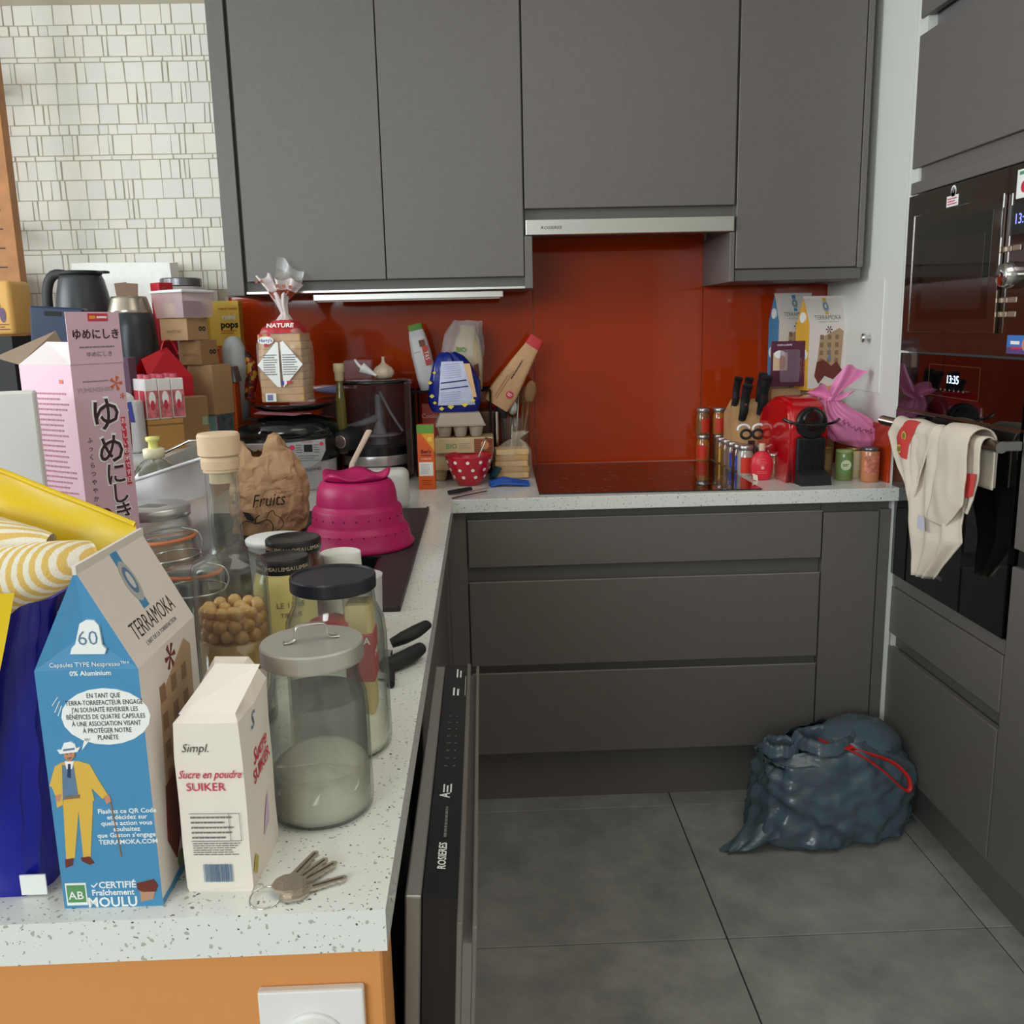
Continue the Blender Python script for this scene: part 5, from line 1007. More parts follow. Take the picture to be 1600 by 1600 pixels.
t=cbox('cardboard_box','plain brown box hidden behind the stack, carrying the small red box',(-1.445,.33,ZB),R(50),.09,.08,.199,KRAFTD)
t=thing('cookie_tin','round clear tub with a grey metal lid behind the food box','tin',(-1.425,.45,ZB+.0)); b=B(); b.lathe([(0,0),(.055,0),(.058,.01),(.058,.418),(0,.418)],mat('pinkish_clear_tub',(206,196,192),.2),36); b.build('tub_body',t); b=B(); b.lathe([(.0585,.419),(.0605,.421),(.0605,.440),(.058,.443),(0,.442)],mat('pewter_lid',(120,118,120),.3,.8),64,smooth=False); b.build('lid',t)
# mini pops box
t=cbox('cereal_box','yellow cereal box printed mini pops near the orange splashback',(-1.315,.50,ZB),R(-2),.10,.04,.375,mat('yellow_card',(252,208,84),.5),seam=False)
F=face((.01,-.0202,0)); b=B(); b.text('organic people',.010,mat('orange_ink',(206,104,40),.5),F@TM(.006,.352,0),bold=.02); b.text('mini',.024,WHITEINK,F@TM(.008,.326,0),bold=.03); b.text('pops',.028,INK,F@TM(.008,.303,0),bold=.04); b.scribble(-.02,.03,.275,.288,2,mat('orange_ink'),F); b.rect(-.06,.04,.0,.24,mat('orange_print_low',(214,96,40),.5),F); b.build('print',t)
t=thing('domed_dispenser','white domed dispenser with orange side in front of the cereal box','dispenser',(-1.27,.40,ZB+.0)); b=B(); b.lathe([(0,0),(.035,0),(.036,.175),(.037,.205),(.034,.235),(.024,.258),(.010,.268),(0,.270)],mat('blue_white_plastic',(206,212,214),.35),32); b.build('dome',t)
b=B(); b.tube([(-.01,-.038,.16),(-.035,-.030,.17),(-.045,-.02,.21),(-.04,-.03,.235)],.006,mat('orange_plastic',(224,104,36),.4),10); b.tube([(-.02,-.038,.155),(-.05,-.032,.17),(-.058,-.02,.21)],.006,mat('orange_plastic'),10); b.build('orange_loops',t)
t=thing('orange_canister','orange canister with a grey lid left of the patterned fabric roll','canister',(-1.262,.30,ZC)); b=B(); b.box(-.028,.02,-.03,.03,0,.315,mat('orange_metal',(206,92,30),.35),bev=.004); b.build('canister_body',t); b=B(); b.hexa([(-.035,-.035,.315),(.026,-.035,.315),(.026,.035,.315),(-.035,.035,.315),(-.03,-.03,.36),(.018,-.03,.36),(.018,.03,.36),(-.03,.03,.36)],mat('slate_grey_lid',(104,108,112),.4)); b.build('lid',t)
# kraft bag & envelope boxes on bar edge
t=cbox('cardboard_box','flat-front brown carton standing between the red box and teal box',(-1.300,.045,ZB),R(28),.07,.055,.115,KRAFTD)
b=B(); b.rect(.018,.032,.04,.062,mat('green_sticker',(150,170,140),.5),face((0,-.0277,0))); b.build('sticker',t)
t=cbox('brown_envelope_box','ochre padded box under the red and white milk pack',(-1.325,-.13,ZB),R(32),.085,.085,.075,mat('ochre_card',(196,146,84),.6,var=.08,vs=20))
b=B(); b.box(-.0435,.0435,-.0435,.0435,.060,.064,mat('ochre_fold',(150,106,56),.7),bev=.001,seg=1); b.build('fold_flap',t)
t=thing('milk_pack','pack of small red and white cartons with pink caps on the ochre box','milk pack',(-1.325,-.13,ZB+.0755),R(38))
MP=mat('red_white_print',(206,110,116),.5,var=.5,vs=70); MW=mat('white_shrink_film',(232,226,222),.3)
for i in range(3):
    for j_ in range(2):
        b=B(); x=-.032+i*.032; y=-.022+j_*.044; b.box(x-.0155,x+.0155,y-.0215,y+.0215,0,.098,MW,bev=.002,seg=1); o=b.build('small_carton',t)
        b=B(); F=face((x,y-.0217,0)); b.rect(-.014,.014,.004,.07,MP,F); b.disc(0,.05,.008,.018,WHITEINK,F@TM(0,0,.0004)); b.disc(0,.035,.005,.012,REDINK,F@TM(0,0,.0006)); 
        if i==2: G=face((x+.0157,y,0),(0,1,0)); b.rect(-.018,.018,.003,.09,mat('rose_grey_print',(170,110,118),.5,var=.5,vs=80),G); b.disc(0,.06,.009,.02,WHITEINK,G@TM(0,0,.0004)); b.disc(0,.03,.006,.012,REDINK,G@TM(0,0,.0005))
        if i==0: G=face((x-.0157,y,0),(0,-1,0)); b.rect(-.018,.018,.003,.07,mat('red_block_print',(200,60,72),.5),G)
        b.build('print',o); b=B(); b.cyl(.009,.098,.108,mat('pink_cap',(206,90,112),.4),TM(x,y,0),16); b.build('cap',o)
# red gable box
t=thing('red_gable_box','bright red cardboard gable gift box with handle flaps','gift box',(-1.395,.115,ZB+.0),R(44))
RB=mat('red_gift_card',(196,22,40),.45)
cb=B(); cb.box(-.055,.055,-.045,.045,0,.075,KRAFTD); cb.build('carton_stand',t)
b=B(); w,d,h=.062,.052,.165; b.hexa([(-w,-d,.078),(w,-d,.078),(w,d,.078),(-w,d,.078),(-w,-d,h),(w,-d,h),(w,d,h),(-w,d,h)],RB); b.build('box_body',t)
b=B(); b.add([(-w,-d,h),(w,-d,h),(w*.3,-.004,.245),(-w*.9,-.004,.215)],[(0,1,2,3),(3,2,1,0)],RB); b.add([(w,-d,h),(w,d,h),(w*.3,.004,.245)],[(0,1,2)],RB); b.add([(-w,d,h),(w,d,h),(w*.3,.004,.245),(-w*.9,.004,.215)],[(3,2,1,0),(0,1,2,3)],RB); b.build('gable_flaps',t)
b=B(); b.tube([(.0,-.006,.235),(.012,-.006,.262),(.035,-.004,.258),(.05,-.003,.225)],.004,RB,8,flat=.3); b.build('handle_loop',t)
# thermoses
t=thing('thermos_jug','large dark grey vacuum jug with a handle and pouring lid','thermos',(-1.660,.30,ZB),R(-10)); t.scale=(1.1,1.1,1.03)
TH=mat('dark_slate_steel',(58,60,64),.32,.35)
b=B(); b.lathe([(0,0),(.078,0),(.080,.01),(.078,.24),(.069,.32)],TH,40); b.build('body',t)
b=B(); b.lathe([(.0695,.322),(.070,.33),(.062,.39),(.055,.424),(.050,.436),(0,.437)],mat('dark_slate_plastic',(54,55,58),.4),40); b.build('shoulder',t)
b=B(); b.lathe([(.05,.437),(.052,.438),(.052,.447),(0,.449)],BLACKM,32); b.box(.04,.075,-.012,.012,.439,.446,BLACKM,bev=.002); b.build('lid',t)
b=B(); b.tube([(-.045,0,.441),(-.078,0,.438),(-.098,0,.405),(-.102,0,.34),(-.092,0,.27),(-.072,0,.235)],[.007,.009,.009,.009,.009,.007],BLACKM,12,flat=1.6); b.build('handle',t)
t=thing('thermos_flask','smaller dark vacuum flask with a steel shoulder and paper tags on top','thermos',(-1.497,.205,ZB+.046),R(0)); t.scale=(1.07,1.07,1.02)
b=B(); b.lathe([(0,-.045),(.062,-.045),(.064,-.03),(.064,.19),(.060,.250),(.056,.283),(.054,.286)],TH,40); b.build('body',t)
b=B(); b.lathe([(.0535,.286),(.0545,.289),(.053,.296),(.045,.325),(.043,.331),(0,.332)],mat('warm_steel',(176,166,152),.28,.9),40); b.build('steel_shoulder',t)
b=B(); b.rect(-.01,.01,.17,.183,mat('steel_badge',(206,206,206),.3),face((-.025,-.0605,0))); b.build('badge',t)
b=B(); b.box(-.035,-.002,-.014,-.010,.345,.378,mat('brown_tag_card',(128,100,82),.7),TM(0,0,-.013,ry=R(5))); b.box(.004,.034,-.012,-.008,.342,.378,mat('brown_tag_card'),TM(0,0,-.011,ry=R(-5))); b.build('paper_tags',t)
# white carrier bag against the wall
t=thing('white_paper_bag','white paper carrier bag leaning on the tiled wall behind the thermoses','paper bag',(-1.62,.53,ZB)); 
b=B(); b.add([(-.15,0,0),(.16,0,0),(.16,.05,0),(-.15,.05,0),(-.16,-.0,.500),(.14,.0,.495),(.15,.05,.50),(-.16,.05,.505)],[(0,1,5,4),(1,2,6,5),(2,3,7,6),(3,0,4,7)],mat('bright_white_paper',(240,238,232),.5,bump=.3,bs=12)); b.build('bag_body',t)
t=thing('clear_sheet','pale translucent plastic folder standing right of the white bag','folder',(-1.485,.56,ZB)); b=B(); b.box(-.06,.045,-.004,.0,0,.43,mat('pale_grey_film',(206,212,214),.3,alpha=.8)); b.build('sheet',t)
# dark boxes
t=cbox('black_box','flat black box behind the corked glass bottle',(-1.56,-.15,ZB),R(0),.10,.05,.235,mat('black_card',(30,28,30),.5),seam=False)
t=cbox('purple_box','plum purple box in front of the smaller thermos flask',(-1.432,-.11,ZB),R(0),.085,.05,.225,mat('plum_card',(112,84,104),.5),seam=False)
t=thing('tissue_pack','blue and white packet of paper tissues behind the milk pack','tissues',(-1.395,-.205,ZB)); b=B(); b.box(-.05,.05,-.03,.03,0,.125,mat('white_packet_film',(226,228,234),.35),bev=.01,seg=3); b.build('packet',t); b=B(); b.poly([(-.045,.08),(.045,.075),(.04,.125),(.01,.118),(-.02,.13),(-.045,.115)],mat('cobalt_print',(66,74,166),.5),face((0,-.0305,0))); b.scribble(-.035,.035,.09,.11,2,WHITEINK,face((0,-.0312,0))); b.build('print',t); b=B(); b.ell(.032,.02,.014,mat('white_tissue',(240,240,240),.8),TM(.005,0,.135,ry=.3)); b.ell(.02,.016,.012,mat('white_tissue'),TM(-.02,-.01,.14)); b.displace(.004,60,2); b.build('tissue_tuft',t)
# decorative corked bottle
t=thing('corked_carafe','round glass carafe with a cork and a narrow white paper label','carafe',(-1.312,-.50,ZB))
b=B(); glassjar(b,[(.038,0),(.042,.006),(.046,.05),(.047,.095),(.043,.125),(.032,.150),(.020,.165),(.0165,.178),(.016,.205),(.018,.209)],.0022,mat('brownish_glass',(236,220,204),.02,glass=1,ior=1.45),36); b.build('glass_body',t)
b=B(); b.lathe([(.0125,.180),(.0145,.2085),(.0195,.210),(.021,.214),(.0215,.228),(.020,.2295),(0,.230)],CORKD,24); b.build('cork',t)
b=B(); arc(b,.0475,-1.05,-.45,.025,.115,PAPW,8); b.build('paper_label',t); b=B(); arc(b,.0477,-1.05,-.45,.105,.115,mat('green_print'),8); arc(b,.0477,-1.05,-.45,.022,.030,mat('green_print'),8); b.build('label_ends',t)
t=thing('jam_jar','amber jar with a yellow label behind the corked carafe','jar',(-1.385,-.44,ZB)); b=B(); b.lathe([(0,0),(.032,0),(.034,.005),(.034,.17),(.03,.18)],mat('amber_glass_jar',(176,112,44),.2),28); b.build('jar_body',t); b=B(); b.lathe([(.031,.18),(.034,.181),(.034,.196),(0,.198)],mat('yellow_lid',(222,164,60),.4),28); b.build('lid',t); b=B(); arc(b,.0345,-2.2,-.6,.10,.165,mat('yellow_label',(226,170,70),.5),10); b.build('label',t)
t=thing('wine_glass_cup','clear plastic cup of dark coffee powder at the bar edge','cup',(-1.292,-.615,ZB)); b=B(); glassjar(b,[(.024,0),(.027,.004),(.031,.068),(.032,.07)],.0015,seg=24); b.build('cup_body',t); b=B(); b.lathe([(0,.003),(.0245,.003),(.0275,.048),(0,.05)],mat('dark_powder',(78,56,52),.9),24); b.build('powder',t)
t=thing('foil_packet','crumpled foil and dark sachets between the pink box and the carafe','packet',(-1.375,-.65,ZB)); b=B(); b.box(-.045,.04,-.03,.03,0,.11,mat('brown_glass_jar2',(120,96,80),.3),bev=.01,seg=3); b.build('jar_body',t); b=B(); b.ell(.045,.03,.014,mat('silver_foil',(150,146,146),.25,.9),TM(0,0,.125)); b.ell(.03,.02,.012,mat('dark_sachet',(52,44,48),.4),TM(.02,-.01,.142)); b.displace(.008,45,3); b.build('foil',t)
t=thing('matchbox','thin tan and red card packet beside the tall pink box','packet',(-1.255,-.78,ZB)); b=B(); b.box(-.009,.009,-.02,.02,0,.065,mat('tan_card',(190,140,80),.6),bev=.001,seg=1); b.rect(.0,.006,.005,.06,REDINK,face((0,-.0202,0))); b.build('packet_body',t)
# soap dispenser on counter
t=thing('soap_bottle','clear squeeze bottle with a yellow flip top behind the zip bag','bottle',(-1.102,-.835,ZC)); b=B(); glassjar(b,[(.04,0),(.045,.006),(.046,.19),(.042,.212),(.028,.232),(.015,.243),(.014,.247)],.002,mat('clear_pet',(240,244,240),.03,glass=1,ior=1.3),32); b.build('bottle_body',t)
b=B(); b.lathe([(.0145,.244),(.018,.245),(.0185,.259),(.016,.261),(0,.261)],mat('cream_cap',(232,224,188),.4),24); b.lathe([(.0085,.261),(.008,.272),(.012,.275),(.012,.281),(0,.282)],mat('yellow_flip_top',(228,226,130),.35),20); b.build('cap',t)
# tall pink open box
t=thing('pink_carton','tall open pink carton with large black Japanese lettering','carton',(-1.090,-1.155,ZC),R(57))
PK=mat('pale_pink_card',(214,176,190),.5); PK2=mat('inner_white_card',(226,214,214),.6); INS=mat('raw_grey_board',(150,128,108),.8)
W2,D2,H=.040,.058,.420
b=B(); 
for (a,c) in (((-W2,-D2),(W2,-D2)),((W2,-D2),(W2,D2)),((W2,D2),(-W2,D2)),((-W2,D2),(-W2,-D2))):
    b.add([(a[0],a[1],0),(c[0],c[1],0),(c[0],c[1],H),(a[0],a[1],H)],[(0,1,2,3)],PK)
    b.add([(a[0]*.985,a[1]*.985,0),(c[0]*.985,c[1]*.985,0),(c[0]*.985,c[1]*.985,H),(a[0]*.985,a[1]*.985,H)],[(3,2,1,0)],INS)
b.build('carton_body',t)
b=B(); b.box(-W2,W2,-D2-.001,-D2,H,H+.068,PK,TM(0,0,0)); b.build('raised_flap',t)
b=B(); b.add([(-W2,-D2,H),(-W2,D2,H),(-W2+.045,D2,H+.030),(-W2+.030,-D2,H+.028)],[(0,1,2,3),(3,2,1,0)],PK2); b.build('side_flap',t)
b=B(); b.add([(-W2,D2,H),(W2,D2,H),(W2*.8,D2*1.3,H+.045),(-W2,D2*2.0,H+.01)],[(0,1,2,3),(3,2,1,0)],INS); b.build('rear_flap',t)
F=face((0,-D2-.0002,0)); FU=face((0,-D2-.0012,-.010)); DKI=mat('plum_black_ink',(62,30,42),.5)
b=B(); 
for i,ch in enumerate('ゆめにしき'):
    zz=(.348,.300,.266,.238,.210)[i]; sz=(.048,.044,.034,.032,.032)[i]; q=F@TM(.004+.003*i,zz,0); b.text(ch,sz*1.08,WHITEINK,q@TM(0,0,.0001),bold=.035,ext=.0002); b.text(ch,sz,DKI,q@TM(0,0,.0006),bold=.012)
b.text('ゆめにしき',.0145,DKI,FU@TM(.002,H+.048,0),bold=.02); b.rect(-.008,.022,H+.066,H+.076,REDINK,FU); b.rect(-.006,.003,H+.069,H+.073,mat('amber_print'),FU,h=.0008); b.scribble(.005,.021,H+.068,H+.074,1,WHITEINK,FU@TM(0,0,.0005)); b.text('ゆめにしき',.008,GREYINK,FU@TM(.004,H+.022,0)); b.scribble(-.025,.03,H+.03,H+.034,1,GREYINK,FU)
b.build('lettering',t)
b=B(); b.rect(.027,.034,.250,.345,REDINK,F); 
for i in range(9): b.text('おいしいお米です日'[i],.009,WHITEINK,F@TM(.0305,.339-i*.0103,.0006))
for i in range(11): b.text('ふっくらつややかなお米'[i],.0085,DKI,F@TM(-.024,.318-i*.0115,0))
b.scribble(-.025,.015,.395,.398,1,GREYINK,F); b.text('YUMENISHIKI',.009,mat('lilac_ink',(176,150,160),.5),F@TM(-.008,.385,0))
for (x,z,s_) in ((.025,.392,.010),(.033,.374,.004)):
    for a in range(5): b.poly([(x,z),(x+s_*math.cos(a*1.257-.25),z+s_*math.sin(a*1.257-.25)),(x+s_*math.cos(a*1.257+.25),z+s_*math.sin(a*1.257+.25))],mat('orange_blossom',(206,96,50),.5),F)
b.disc(-.012,.212,.010,.011,mat('brown_bowl_print',(90,50,40),.5),F); b.build('print',t)
F=face((-W2-.0002,0,0),(0,-1,0)); b=B(); b.rect(.03,.038,.395,.400,mat('orange_blossom'),F); b.scribble(-.045,.045,.20,.385,26,mat('rose_ink',(180,110,130),.6),F,fill=.33); b.build('side_print',t)
# white slab at left edge
t=thing('white_box','plain white box leaning at the far left edge behind the blue bag','box',(-1.158,-1.335,ZC),R(20)); b=B(); b.box(-.09,.09,-.02,.02,0,.392,mat('matt_white_card',(226,224,220),.6,bump=.2,bs=200),bev=.002,seg=1); b.build('box_body',t)
# navy tin and coffee bag at the back left
t=thing('navy_box','navy blue plastic case tilted beside the thermos jug','box',(-1.495,-.30,ZB),R(12)); b=B(); b.box(-.055,.055,-.03,.03,.0,.345,mat('navy_plastic',(32,44,82),.35),TM(ry=R(4)),bev=.004); b.box(-.025,.01,-.0315,-.03,.325,.335,BLACKM,TM(ry=R(4))); b.build('case_body',t)
t=cbox('black_box','wide black box at the left edge under the ochre carton',(-1.84,.0,ZB),R(0),.28,.12,.284,mat('black_card'),seam=False)
t=thing('ochre_carton','ochre carton with a purple fig picture at the left edge','carton',(-1.745,.0,ZB+.285),R(-4)); b=B(); b.box(-.09,.055,-.05,.05,0,.135,mat('ochre_print_card',(220,168,92),.5),bev=.012,seg=3); b.build('box_body',t); F=face((0,-.0505,0)); b=B(); b.disc(.012,.072,.014,.022,mat('fig_purple',(96,70,100),.5),F@TM(rz=0)); b.disc(.03,.05,.008,.018,mat('fig_purple'),F); b.scribble(-.02,.045,.012,.03,3,mat('brown_print'),F); b.build('print',t)
t=thing('storage_tin','beige tin with a dark lid on the wooden shelf at the left edge','tin',(-2.045,.52,1.322)); b=B(); b.box(-.09,.04,-.05,.04,0,.10,mat('beige_tin',(186,158,130),.5),bev=.006); b.disc(0,.055,.02,.02,mat('brown_print'),face((-.01,-.0502,0))); b.build('tin_body',t)
t=thing('grey_pot','grey steel pot on the wooden shelf at the left edge','pot',(-2.07,.53,1.4225)); b=B(); b.lathe([(0,0),(.06,0),(.065,.01),(.065,.13),(.05,.17),(0,.175)],mat('grey_pot_steel',(130,126,122),.35,.6),28); b.build('pot_body',t)
# ================================================================ RIGHT OF THE HOB
# spice jars
def spice(label,loc,rz,labc,content,h=.088,r=.0225,group='small spice jars beside the hob',lab2=None):
    t=thing('spice_jar',label,'spice jar',loc,rz,group)
    b=B(); b.lathe([(0,0),(r*.92,0),(r,.003),(r,h*.70),(r*.86,h*.79),(r*.84,h*.84)],mat('spice_glass_'+content[0],content[1],.12,coat=.6),24); b.build('jar_body',t)
    b=B(); b.lathe([(r*.90,h*.84),(r*.93,h*.845),(r*.93,h*.99),(r*.88,h),(0,h)],mat('jar_cap_silver',(186,182,178),.3,.8),24); b.build('cap',t)
    if labc: b=B(); arc(b,r+.0004,-2.35,-.7,h*.10,h*.62,labc,10); b.build('label',t)
    return t
RL=mat('red_orange_label',(214,52,30),.5); YL=mat('yellow_jar_label',(216,164,50),.5); BL=mat('blue_jar_label',(36,66,190),.5)
BRN=('brown',(134,92,52)); OR=('orange',(176,110,44)); GR=('grey',(128,112,96)); CL=('clear',(176,170,158)); DK=('dark',(86,60,44))
spice('lower red-labelled spice jar at the back of the hob, left stack',(.208,.596,ZC),R(-30),RL,OR)
spice('upper brown spice jar of the left stack behind the hob',(.206,.596,ZC+.0885),R(20),RL,BRN)
spice('lower spice jar hidden under the orange one, second stack',(.262,.592,ZC),0,RL,DK)
spice('upper orange-filled red-labelled jar of the second stack',(.260,.592,ZC+.0885),0,RL,OR)
spice('spice jar with yellow label, farthest in the row along the hob edge',(.252,.515,ZC),0,YL,BRN)
spice('spice jar with brownish label next to the blue-labelled one',(.254,.455,ZC),0,mat('taupe_jar_label',(140,112,92),.5),BRN)
spice('spice jar with a bright blue label in the row along the hob edge',(.2555,.395,ZC),0,BL,GR)
spice('spice jar with dark contents just behind the nearest red-labelled jar',(.2575,.335,ZC),0,BL,DK)
spice('nearest red-labelled clear spice jar in the row along the hob edge',(.2605,.275,ZC),R(-5),RL,CL,h=.092,r=.024)
spice('spice jar behind the red squeeze bottle, silver cap showing',(.318,.30,ZC),0,RL,DK)
spice('larger spice jar with silver cap left of the red coffee machine',(.366,.345,ZC),0,None,('green',(128,126,70)),h=.10,r=.026)
t=spice('small jar of pale bulbs with a gold cap beside the coffee machine',(.333,.225,ZC),0,None,('pale',(186,150,120)),h=.072,r=.019); 
# red squeeze bottle
t=thing('syrup_bottle','flat red oval bottle with a beige cap in front of the spice jars','bottle',(.283,.185,ZC),R(-6))
RS=mat('coral_red_plastic',(222,42,62),.35); b=B(); b.lathe([(0,0),(.020,0),(.026,.004),(.031,.025),(.0325,.045),(.029,.066),(.018,.080),(.009,.085),(.008,.09)],RS,32,sy=.5); b.build('bottle_body',t)
b=B(); b.lathe([(.0095,.086),(.0095,.104),(.0085,.108),(0,.108)],mat('beige_cap',(216,180,154),.5),20); b.build('cap',t)
F=face((0,-.0166,0)); b=B(); b.poly([(-.026,.004),(-.012,.0),(-.014,.016),(-.028,.022)],mat('cream_print',(236,226,206),.5),F@TM(0,0,-.0015),h=.002); b.disc(0,.038,.005,.005,mat('rose_print',(240,160,160),.5),F); 
for i,(z_,w_) in enumerate(((.062,.014),(.055,.024),(.050,.028),(.045,.018),(.026,.03),(.021,.03))): b.scribble(-w_/2,w_/2,z_,z_+.002,1,mat('rose_print'),F)
b.build('print',t)
# knife block
t=thing('knife_block','slanted beech knife block behind the spice jars','knife block',(.315,.43,ZC),R(6))
b=B(); b.prism([(-.06,0),(.08,0),(.08,.17),(.02,.215),(-.06,.06)],-.055,.055,PALEWOOD,Matrix(((0,0,1,0),(1,0,0,0),(0,1,0,0),(0,0,0,1)))); b.build('block_body',t)
def knife(px,pz,py,L,r,ang):
    b=B(); b.tube([(0,0,0),(0,-.006,L*.3),(0,.0,L*.6),(0,-.006,L)],[r*.8,r,r*.9,r*1.15],BLACKM,12,flat=.75); b.cyl(r*.25,-.001,.001,STEEL,TM(0,-r,L*.5,rx=PI/2),8); o=b.build('knife_handle',t); o.location=(px,py,pz); o.rotation_euler=(R(ang),0,0)
for (px,pz,py,L,r) in ((-.040,.155,-.035,.115,.0145),(-.024,.185,-.01,.105,.0125),(-.046,.19,.02,.10,.012),(.026,.17,-.02,.125,.0165),(.034,.205,.02,.095,.013)): knife(px,pz,py,L,r,18)
t=thing('kitchen_scissors','black scissors with white-rimmed handles in front of the knife block','scissors',(.288,.312,ZC+.080))
b=B(); b.prism([(-.008,-.078),(.008,-.045),(.010,.02),(-.010,.02)],-.003,.003,mat('dark_scissor_blades',(60,40,40),.4,.4),Matrix(((1,0,0,0),(0,0,-1,0),(0,1,0,0),(0,0,0,1)))@TM(0,0,0)); b.build('blades',t)
for s_ in (-1,1):
    b=B(); b.tube([(s_*.018+.0155*math.cos(a),-.004,.040+.013*math.sin(a)) for a in [k*PI/8 for k in range(16)]],.0042,BLACKM,8,closed=True,smooth=1); b.build('finger_loop',t)
    b=B(); b.tube([(s_*.023+.018*math.cos(a),.004,.055+.013*math.sin(a)) for a in [.2+k*PI/9 for k in range(10)]],.004,WHITEINK,8,smooth=2); b.build('white_loop_rim',t)
# brown box behind the block and stand for cartons
t=cbox('brown_paper_box','plain brown cardboard box standing behind the knife block',(.430,.50,ZC),R(8),.10,.09,.245,KRAFT)
t=cbox('brown_paper_box','brown cardboard box hidden under the coffee cartons in the corner',(.545,.53,ZC),R(0),.115,.12,.235,KRAFTD)
gable_carton('coffee_carton','small coffee carton with a blue side, farther of the two in the corner',(.480,.555,ZC+.2365),R(-82),.075,.125,.215,.300,BLUEC,detail=False)
gable_carton('coffee_carton','coffee carton with a yellow side and white front leaning in the corner',(.548,.470,ZC+.2385),R(-76),.075,.14,.20,.285,mat('carton_yellow',(228,172,60),.5),detail=False,rx=0,ry=R(0))
t=thing('white_red_box','small white box with a red stripe behind the pink bag','box',(.520,.42,ZC)); b=B(); b.box(-.028,.028,-.02,.02,0,.215,mat('cream_white_card',(222,214,206),.5),bev=.001,seg=1); b.poly([(-.025,.17),(-.002,.195),(.0,.205),(-.025,.185)],REDINK,face((0,-.0202,0))); b.rect(-.02,.0,.14,.165,WHITEINK,face((0,-.0202,0))); b.build('box_body',t)
# blister pack
t=thing('blister_pack','purple clear-window pack of almond paste, left of the coffee cartons','packet',(.435,.435,ZC+.252),R(0))
PU=mat('aubergine_card',(92,36,62),.4)
b=B(); b.box(-.058,.058,0,.004,0,.140,PU,bev=.0015,seg=1); b.build('backing_card',t)
b=B(); b.box(-.030,.032,-.014,-.0002,.012,.115,mat('clear_blister',(150,120,140),.08,alpha=.4,coat=.5),bev=.006); b.build('blister',t)
F=face((0,-.0002,0)); b=B(); b.rect(-.05,-.005,.05,.105,mat('pale_almond_print',(222,190,160),.5),F); b.disc(-.03,.10,.018,.012,WHITEINK,F@TM(0,0,.0005)); b.disc(-.022,.075,.010,.022,mat('almond_tan',(206,150,110),.5),F@TM(0,0,.0006)); b.text('COMPTOIR',.011,mat('rose_gold_ink',(190,120,120),.5),F@TM(.037,.06,.0,rz=PI/2)); b.text('SAVEURS',.011,mat('rose_gold_ink'),F@TM(.049,.06,.0,rz=PI/2)); b.text('DANS LA BOITE',.0065,WHITEINK,F@TM(-.015,.128,0),bold=.02); b.build('print',t)
# capsule coffee machine
t=thing('capsule_machine','shiny red capsule coffee machine with black front','coffee machine',(.382,.235,ZC),R(4))
RM=mat('glossy_red_plastic',(190,8,22),.12,coat=.6)
# side profile (y,z): rounded top; extruded across x with softened edges
prof=[(-.125,0),(-.125,.150),(-.128,.175),(-.120,.205),(-.100,.228),(-.070,.240),(-.035,.243),(.02,.236),(.08,.215),(.115,.18),(.120,.10),(.120,0)]
MXR=Matrix(((0,0,1,0),(1,0,0,0),(0,1,0,0),(0,0,0,1)))
bm=bmesh.new(); f0=[bm.verts.new((-.056,y,z)) for y,z in prof]; f1=[bm.verts.new((.056,y,z)) for y,z in prof]; n=len(prof)
bm.faces.new(f0[::-1]); bm.faces.new(f1)
for k in range(n): bm.faces.new((f0[k],f0[(k+1)%n],f1[(k+1)%n],f1[k]))
bmesh.ops.bevel(bm,geom=[e for e in bm.edges if abs(e.verts[0].co.x-e.verts[1].co.x)<1e-6 and (e.verts[0].co.z>.01 or e.verts[1].co.z>.01)],offset=.014,segments=4,affect='EDGES'); bmesh.ops.recalc_face_normals(bm,faces=bm.faces[:])
me=bpy.data.meshes.new('housing'); bm.to_mesh(me); bm.free(); me.materials.append(RM); me.polygons.foreach_set('use_smooth',[True]*len(me.polygons)); o=bpy.data.objects.new('housing',me); C.objects.link(o); o.parent=t
o.modifiers.new('n','WEIGHTED_NORMAL')
b=B(); b.cyl(.045,0,.020,BLACK,TM(.006,-.118,.172,rx=PI/2),48,bev=.004); b.cyl(.030,.018,.026,mat('gloss_black_button',(16,16,17),.1,coat=.5),TM(.006,-.118,.180,rx=PI/2),40,bev=.004); b.build('brew_head',t)
b=B(); b.tube([(-.078,-.13,.186),(-.06,-.142,.176),(-.03,-.150,.170),(.006,-.152,.168),(.045,-.150,.170),(.07,-.142,.174),(.086,-.13,.180)],[.005,.0045,.004,.004,.004,.0045,.004],mat('gloss_black_button'),10); b.build('lever',t)
b=B(); b.box(-.036,.048,-.134,-.124,.03,.132,BLACKM,bev=.008,seg=3); b.build('front_grille',t)
for k in range(13): b=B(); x=-.031+k*.006; b.box(x,x+.0026,-.138,-.1335,.04,.125,BLACK,bev=.0006,seg=1); b.build('grille_rib',t)
b=B(); b.hexa([(-.036,-.175,0),(.052,-.175,0),(.052,-.12,0),(-.036,-.12,0),(-.034,-.168,.028),(.050,-.168,.028),(.050,-.12,.042),(-.034,-.12,.042)],BLACKM); b.build('drip_tray',t)
